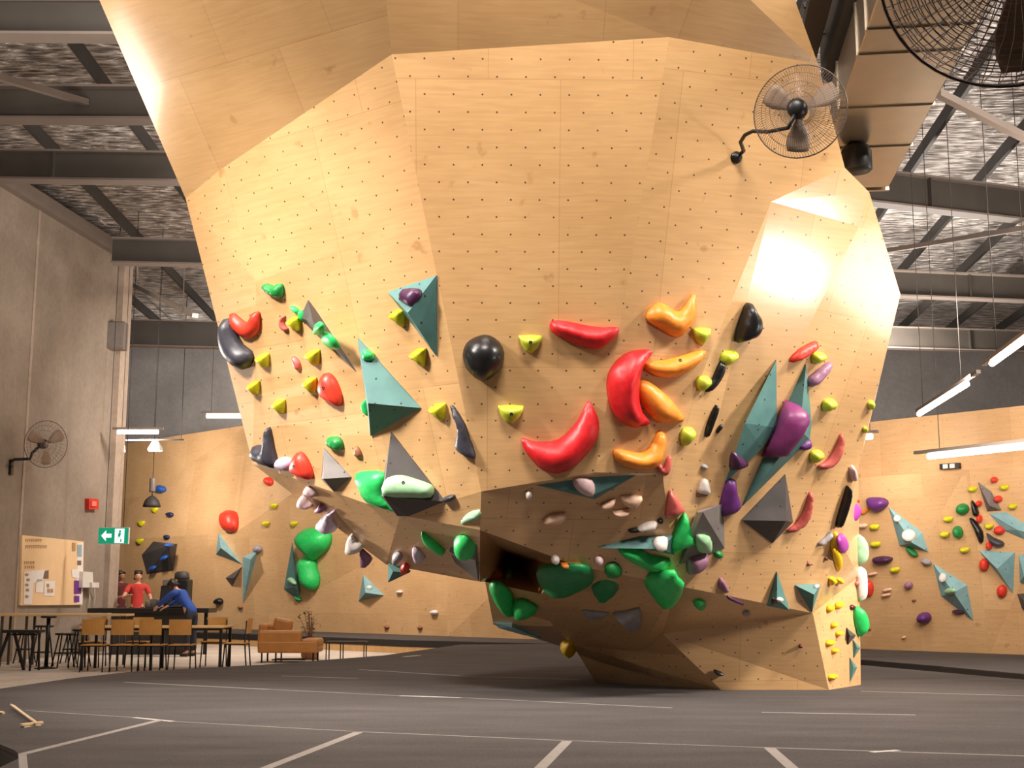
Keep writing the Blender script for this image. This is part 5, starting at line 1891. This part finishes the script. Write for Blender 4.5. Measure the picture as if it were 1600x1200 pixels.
# ------------------------------------------------------------------ people
def skin_mesh(name, joints, bones, mat, parent, root=0, sub=2):
    """one continuous surface grown round a jointed skeleton; joints: (x, y, z, radius x, radius y) in the person's frame"""
    me = bpy.data.meshes.new(name)
    me.from_pydata([j[:3] for j in joints], bones, [])
    o = bpy.data.objects.new(name, me)
    COL.objects.link(o)
    sk = o.modifiers.new('skin', 'SKIN')
    for i, j in enumerate(joints):
        me.skin_vertices[0].data[i].radius = (j[3], j[4] if len(j) > 4 else j[3])
        me.skin_vertices[0].data[i].use_root = i == root
    sk.use_smooth_shade = True
    sb_ = o.modifiers.new('smooth', 'SUBSURF')
    sb_.levels = sb_.render_levels = sub
    dg = bpy.context.evaluated_depsgraph_get()
    ev = o.evaluated_get(dg)
    m2 = bpy.data.meshes.new_from_object(ev)
    o.modifiers.clear()
    o.data = m2
    bpy.data.meshes.remove(me)
    for p in m2.polygons:
        p.use_smooth = True
    m2.materials.clear()
    m2.materials.append(MAT[mat])
    o.parent = parent
    return o


def person(loc, rz, label, H, shirt, skin, arms, lean=0.0, turn=0.0, sleeves='short'):
    """arms: two lists of (x,y,z) for elbow, wrist, in metres for a 1.75 m body facing -Y"""
    t = thing('person', loc, label, 'person')
    t.rotation_euler = (0, 0, rz)
    k = H / 1.75
    cl, sl = math.cos(lean), math.sin(lean)

    def B(x, y, z, r, r2=None):
        # bend the upper body about the hips
        if z > .95:
            dz = z - .95
            y, z = y * cl - dz * sl, .95 + dz * cl + y * sl * 0
        return (x * k, y * k, z * k, r * k, (r2 or r) * k)
    J = [B(0, 0, .95, .135, .10), B(0, 0, 1.10, .125, .09), B(0, 0, 1.28, .15, .10), B(0, 0, 1.42, .13, .085), B(0, .005, 1.50, .052), B(0, -.005, 1.56, .055),
         B(0, -.02, 1.60, .068, .078), B(0, -.015, 1.66, .078, .092), B(0, -.005, 1.72, .060, .072)]
    E = [(0, 1), (1, 2), (2, 3), (3, 4), (4, 5), (5, 6), (6, 7), (7, 8)]
    J.append(B(0, -.105, 1.645, .012))          # nose
    E.append((7, 9))
    for s in (-1, 1):
        a = len(J)
        J.append(B(s * .078, .005, 1.645, .014, .02))   # ear
        E.append((7, a))
    sh = {}
    for s, arm in zip((-1, 1), arms):
        a = len(J)
        J.append(B(s * .19, 0, 1.42, .058))
        E.append((3, a))
        el, wr = arm
        J.append((el[0] * k, el[1] * k, el[2] * k, .042 * k, .042 * k))
        J.append((wr[0] * k, wr[1] * k, wr[2] * k, .028 * k, .024 * k))
        E += [(a, a + 1), (a + 1, a + 2)]
        d = (V(wr) - V(el)).normalized()
        side = d.cross(V((0, 0, 1)))
        side = side.normalized() if side.length > .1 else V((1, 0, 0))
        palm = V(wr) + d * .07
        J.append((*(palm * k), .036 * k, .018 * k))
        E.append((a + 2, a + 3))
        pi = a + 3
        for f in range(4):
            off = side * ((f - 1.5) * .019)
            L = (.07, .082, .078, .06)[f]
            kn = palm + d * (.035 + L * .35) + off
            tp = palm + d * (.035 + L * .85) + off + V((0, 0, -.018))
            b = len(J)
            J += [(*(kn * k), .009 * k, .009 * k), (*(tp * k), .007 * k, .007 * k)]
            E += [(pi, b), (b, b + 1)]
        th = V(wr) + d * .035 + side * (-.045 * s)
        b = len(J)
        J += [(*(th * k), .011 * k, .011 * k), (*((th + d * .045 - side * .012 * s) * k), .008 * k, .008 * k)]
        E += [(a + 2, b), (b, b + 1)]
        sh[s] = a
    for s in (-1, 1):
        a = len(J)
        J += [(s * .09 * k, 0, .88 * k, .088 * k, .09 * k), (s * .105 * k, -.01 * k, .50 * k, .058 * k, .06 * k), (s * .11 * k, .01 * k, .26 * k, .05 * k, .052 * k),
              (s * .115 * k, .02 * k, .09 * k, .036 * k, .04 * k), (s * .12 * k, -.09 * k, .04 * k, .04 * k, .03 * k)]
        E += [(0, a), (a, a + 1), (a + 1, a + 2), (a + 2, a + 3), (a + 3, a + 4)]
    skin_mesh('body', J, E, skin, t)
    # shirt
    g = .016
    S = [B(0, 0, .84, .165, .13), B(0, 0, .96, .155, .115), B(0, 0, 1.10, .145, .108), B(0, 0, 1.28, .168, .118), B(0, 0, 1.43, .14, .098), B(0, .003, 1.475, .07, .06)]
    SE = [(0, 1), (1, 2), (2, 3), (3, 4), (4, 5)]
    for s, arm in zip((-1, 1), arms):
        a = len(S)
        S.append(B(s * .195, 0, 1.42, .075))
        el = V(arm[0]) * k
        p0 = V(S[-1][:3])
        if sleeves == 'short':
            q = p0.lerp(el, .62)
            S.append((*q, .062 * k, .062 * k))
            SE += [(4, a), (a, a + 1)]
        else:
            S.append((*el, .056 * k, .056 * k))
            q = el.lerp(V(arm[1]) * k, .92)
            S.append((*q, .042 * k, .042 * k))
            SE += [(4, a), (a, a + 1), (a + 1, a + 2)]
    skin_mesh('shirt', S, SE, shirt, t)
    # trousers and shoes
    Tj = [(0, 0, .96 * k, .15 * k, .112 * k)]
    Tj.append(B(0, 0, 1.05, .142, .106))
    Te = [(0, 1)]
    for s in (-1, 1):
        a = len(Tj)
        Tj += [(s * .092 * k, 0, .86 * k, .102 * k, .105 * k), (s * .105 * k, -.01 * k, .50 * k, .075 * k, .078 * k), (s * .113 * k, .015 * k, .10 * k, .062 * k, .066 * k)]
        Te += [(0, a), (a, a + 1), (a + 1, a + 2)]
    skin_mesh('trousers', Tj, Te, 'trousers', t)
    for s in (-1, 1):
        skin_mesh('shoe', [(s * .115 * k, .05 * k, .045 * k, .05 * k, .045 * k), (s * .12 * k, -.06 * k, .04 * k, .052 * k, .038 * k), (s * .122 * k, -.15 * k, .03 * k, .04 * k, .028 * k)], [(0, 1), (1, 2)], 'shoe', t, sub=1)
    # hair and eyes
    Hh = [B(0, .045, 1.60, .066, .05), B(0, .032, 1.67, .090, .080), B(0, .012, 1.725, .080, .084), B(0, -.04, 1.735, .055, .05)]
    skin_mesh('hair', Hh, [(0, 1), (1, 2), (2, 3)], 'hair', t, 1)
    m = MB()
    for s in (-1, 1):
        e = B(s * .032, -.098, 1.665, .01)
        m.lathe(e[:3], [(.003, -.008), (.009, -.004), (.010, 0), (.008, .006)], 8, (0, 1, 0))
    ob = m.build('eyes', 'black', None)
    ob.parent = t
    ob.location = WORLD[ob.name]
    return t


person(V((gz(216, 30.0), 30.0, 0)), .35, 'person in a red T-shirt facing the room behind the bar counter', 1.80, 'shirt_red', 'skin',
       [((-.32, -.16, 1.17), (-.22, -.38, 1.22)), ((.30, -.05, 1.12), (.27, -.22, .93))])
person(V((gz(189, 31.0), 31.0, 0)), 1.0, 'person in a dark maroon shirt at the end of the concrete wall', 1.82, 'shirt_maroon', 'skin_tan',
       [((-.30, -.15, 1.15), (-.12, -.38, 1.2)), ((.30, -.16, 1.14), (.16, -.40, 1.16))])
person(V((gz(301, 27.45), 27.45, 0)), -1.95, 'person in a blue long-sleeved top bending over the bar counter', 1.78, 'shirt_blue', 'skin',
       [((-.24, -.55, 1.12), (-.16, -.72, 1.02)), ((.24, -.55, 1.12), (.16, -.72, 1.02))], lean=.75, sleeves='long')

# ------------------------------------------------------------------ wooden brush left on the mat
b0, b1 = PZ(17, 1101, .335), PZ(58, 1131, .325)
br_root = thing('boulder_brush', (b0 + b1) / 2, 'pale wooden brush lying on the mat by the near corner', 'brush')
mb = MB()
d = (b1 - b0).normalized()
mb.tube([b0, b0.lerp(b1, .1), b0.lerp(b1, .5), b0.lerp(b1, .85), b1], [.010, .016, .013, .014, .012], 8)
mb.build('handle', 'brush_wood', br_root)
sd_ = V((-d.y, d.x, 0))
mb = MB()
h0_, h1_ = PZ(33, 1133, .32), PZ(66, 1129, .32)
mb.bar(h0_, h1_, .03, .022)
mb.build('brush_head', 'brush_wood', br_root, bevel=.004)
mb = MB()
mb.bar(h0_.lerp(h1_, .1) - Z1 * .014, h0_.lerp(h1_, .9) - Z1 * .014, .024, .012)
mb.build('bristles', 'h_cream', br_root)
mb = MB()
q0 = PZ(-8, 1112, .31)
q1 = PZ(6, 1114, .31)
mb.tube([q0, q1], .012, 8)
tag(mb.build('wooden_stick', 'brush_wood'), 'end of a pale wooden stick entering the picture near the brush', 'stick')
w = bpy.data.worlds.new('hall_world')
SC.world = w
w.use_nodes = True
bg = w.node_tree.nodes['Background']
bg.inputs[0].default_value = (1, .86, .72, 1)
bg.inputs[1].default_value = .02


def area(name, loc, target, size, power, col=(1, .84, .66), size_y=None, spread=None):
    d = bpy.data.lights.new(name, 'AREA')
    d.energy = power
    d.color = col
    d.size = size
    if size_y:
        d.shape = 'RECTANGLE'
        d.size_y = size_y
    if spread:
        d.spread = math.radians(spread)
    o = bpy.data.objects.new(name, d)
    COL.objects.link(o)
    o.location = loc
    o.rotation_euler = (V(target) - V(loc)).to_track_quat('-Z', 'Y').to_euler()
    return o



WARM = (1, .91, .82)
area('lamp_high_front', (.5, 5.6, 9.3), (.5, 11, 5.0), 3.0, 440, WARM, size_y=1, spread=115)
area('lamp_high_side', (-5.4, 8.2, 9.3), (-2.0, 12, 5.0), 1.5, 340, WARM, size_y=1, spread=120)
area('fill_low_side', (-6.0, 8.0, 7.0), (-1.7, 12.1, 2.6), .8, 165, (1, .93, .86), size_y=.8, spread=56)  # unseen fill, added to brighten the lower pale face
area('fill_low_back', (-9, 17, 2.6), (-1.7, 12.8, 2.0), .6, 110, WARM, size_y=.6, spread=50)  # added fill for the tan underside strip, no fixture here
area('fill_over_mat', (-1, 8.0, 9.4), (-1.5, 6.5, 0), 2.0, 60, WARM, size_y=2)  # extra unseen light put in to lift the mat
area('lamp_bay_high', (6.8, 6.4, 9.3), (2.4, 11.4, 5.2), 1.5, 500, WARM, size_y=1, spread=120)
area('highlight_bay', (6.3, 9.2, 2.25), (2.6, 11.5, 4.5), .9, 20, WARM, size_y=.5, spread=70)  # unseen light added for the highlight on the glossy side wall
area('highlight_bay', (6.4, 12.1, 3.2), (3.4, 11.9, 4.2), 1.1, 9, WARM, size_y=.8, spread=80)  # second added light, for the gloss towards the outer edge
area('lamp_side_wall', (6.2, 17.2, 4.0), (7.6, 22, 2.0), .3, 240, WARM, size_y=3)
area('lamp_side_wall_top', (6.0, 21.6, 3.9), (6.7, 23.0, 3.0), .3, 38, WARM, size_y=2, spread=120)
area('lamp_flood', (-10.2, 34.6, 5.3), (-10.2, 39.5, 4.2), .6, 480, WARM)
area('lamp_cafe', (-4.5, 27.5, 6.6), (-5.5, 34.5, 1.5), 1.0, 800, WARM)
area('lamp_tables', (-3.5, 20, 8.4), (-6.0, 26, 0), 1.5, 420, WARM)
area('fill_roof', (-3, 24, 4.0), (-3, 24, 9), 6, 600, WARM)  # unseen uplight added to brighten the roof foil
area('fill_roof_near', (-5.5, 12, 5.0), (-6.5, 15, 9.5), 2, 280, WARM)  # added uplight for the foil above the concrete wall
area('fill_roof_bay', (9, 15, 4.6), (8.6, 18, 9.5), 3, 900, WARM)  # added uplight for the bay roof, no fixture modelled
area('fill_narrow_face', (8.0, 11.2, 3.2), (3.75, 14.3, 1.3), .6, 60, WARM, size_y=.6, spread=50)  # added fill aimed at the narrow face of the boulder
area('fill_far', (-7, 38, 7.5), (-8, 43.5, 7.5), 2, 420, WARM)  # unseen fill put in to lift the far concrete wall
area('fill_far_bay', (10, 33, 7.5), (9, 41, 7), 2, 750, WARM)  # added fill for the bay end of the far wall
area('fill_roof_bay_far', (9, 27, 5.0), (9, 28, 9.5), 4, 1100, WARM)  # added uplight, lifts the dark far end of the bay roof
area('fill_bay_side', (9.5, 9.5, 8.6), (3.2, 12.6, 3.0), 1.0, 420, WARM, size_y=1, spread=90)  # unseen fill added to brighten the side wall from the bay
SC.view_settings.view_transform = 'Standard'
SC.view_settings.look = 'None'
SC.view_settings.gamma = 1
SC.view_settings.use_curve_mapping = False
SC.view_settings.exposure = -0.42
SC.cycles.use_denoising = True
SC.cycles.max_bounces = 8
SC.cycles.diffuse_bounces = 3
SC.cycles.sample_clamp_indirect = 6
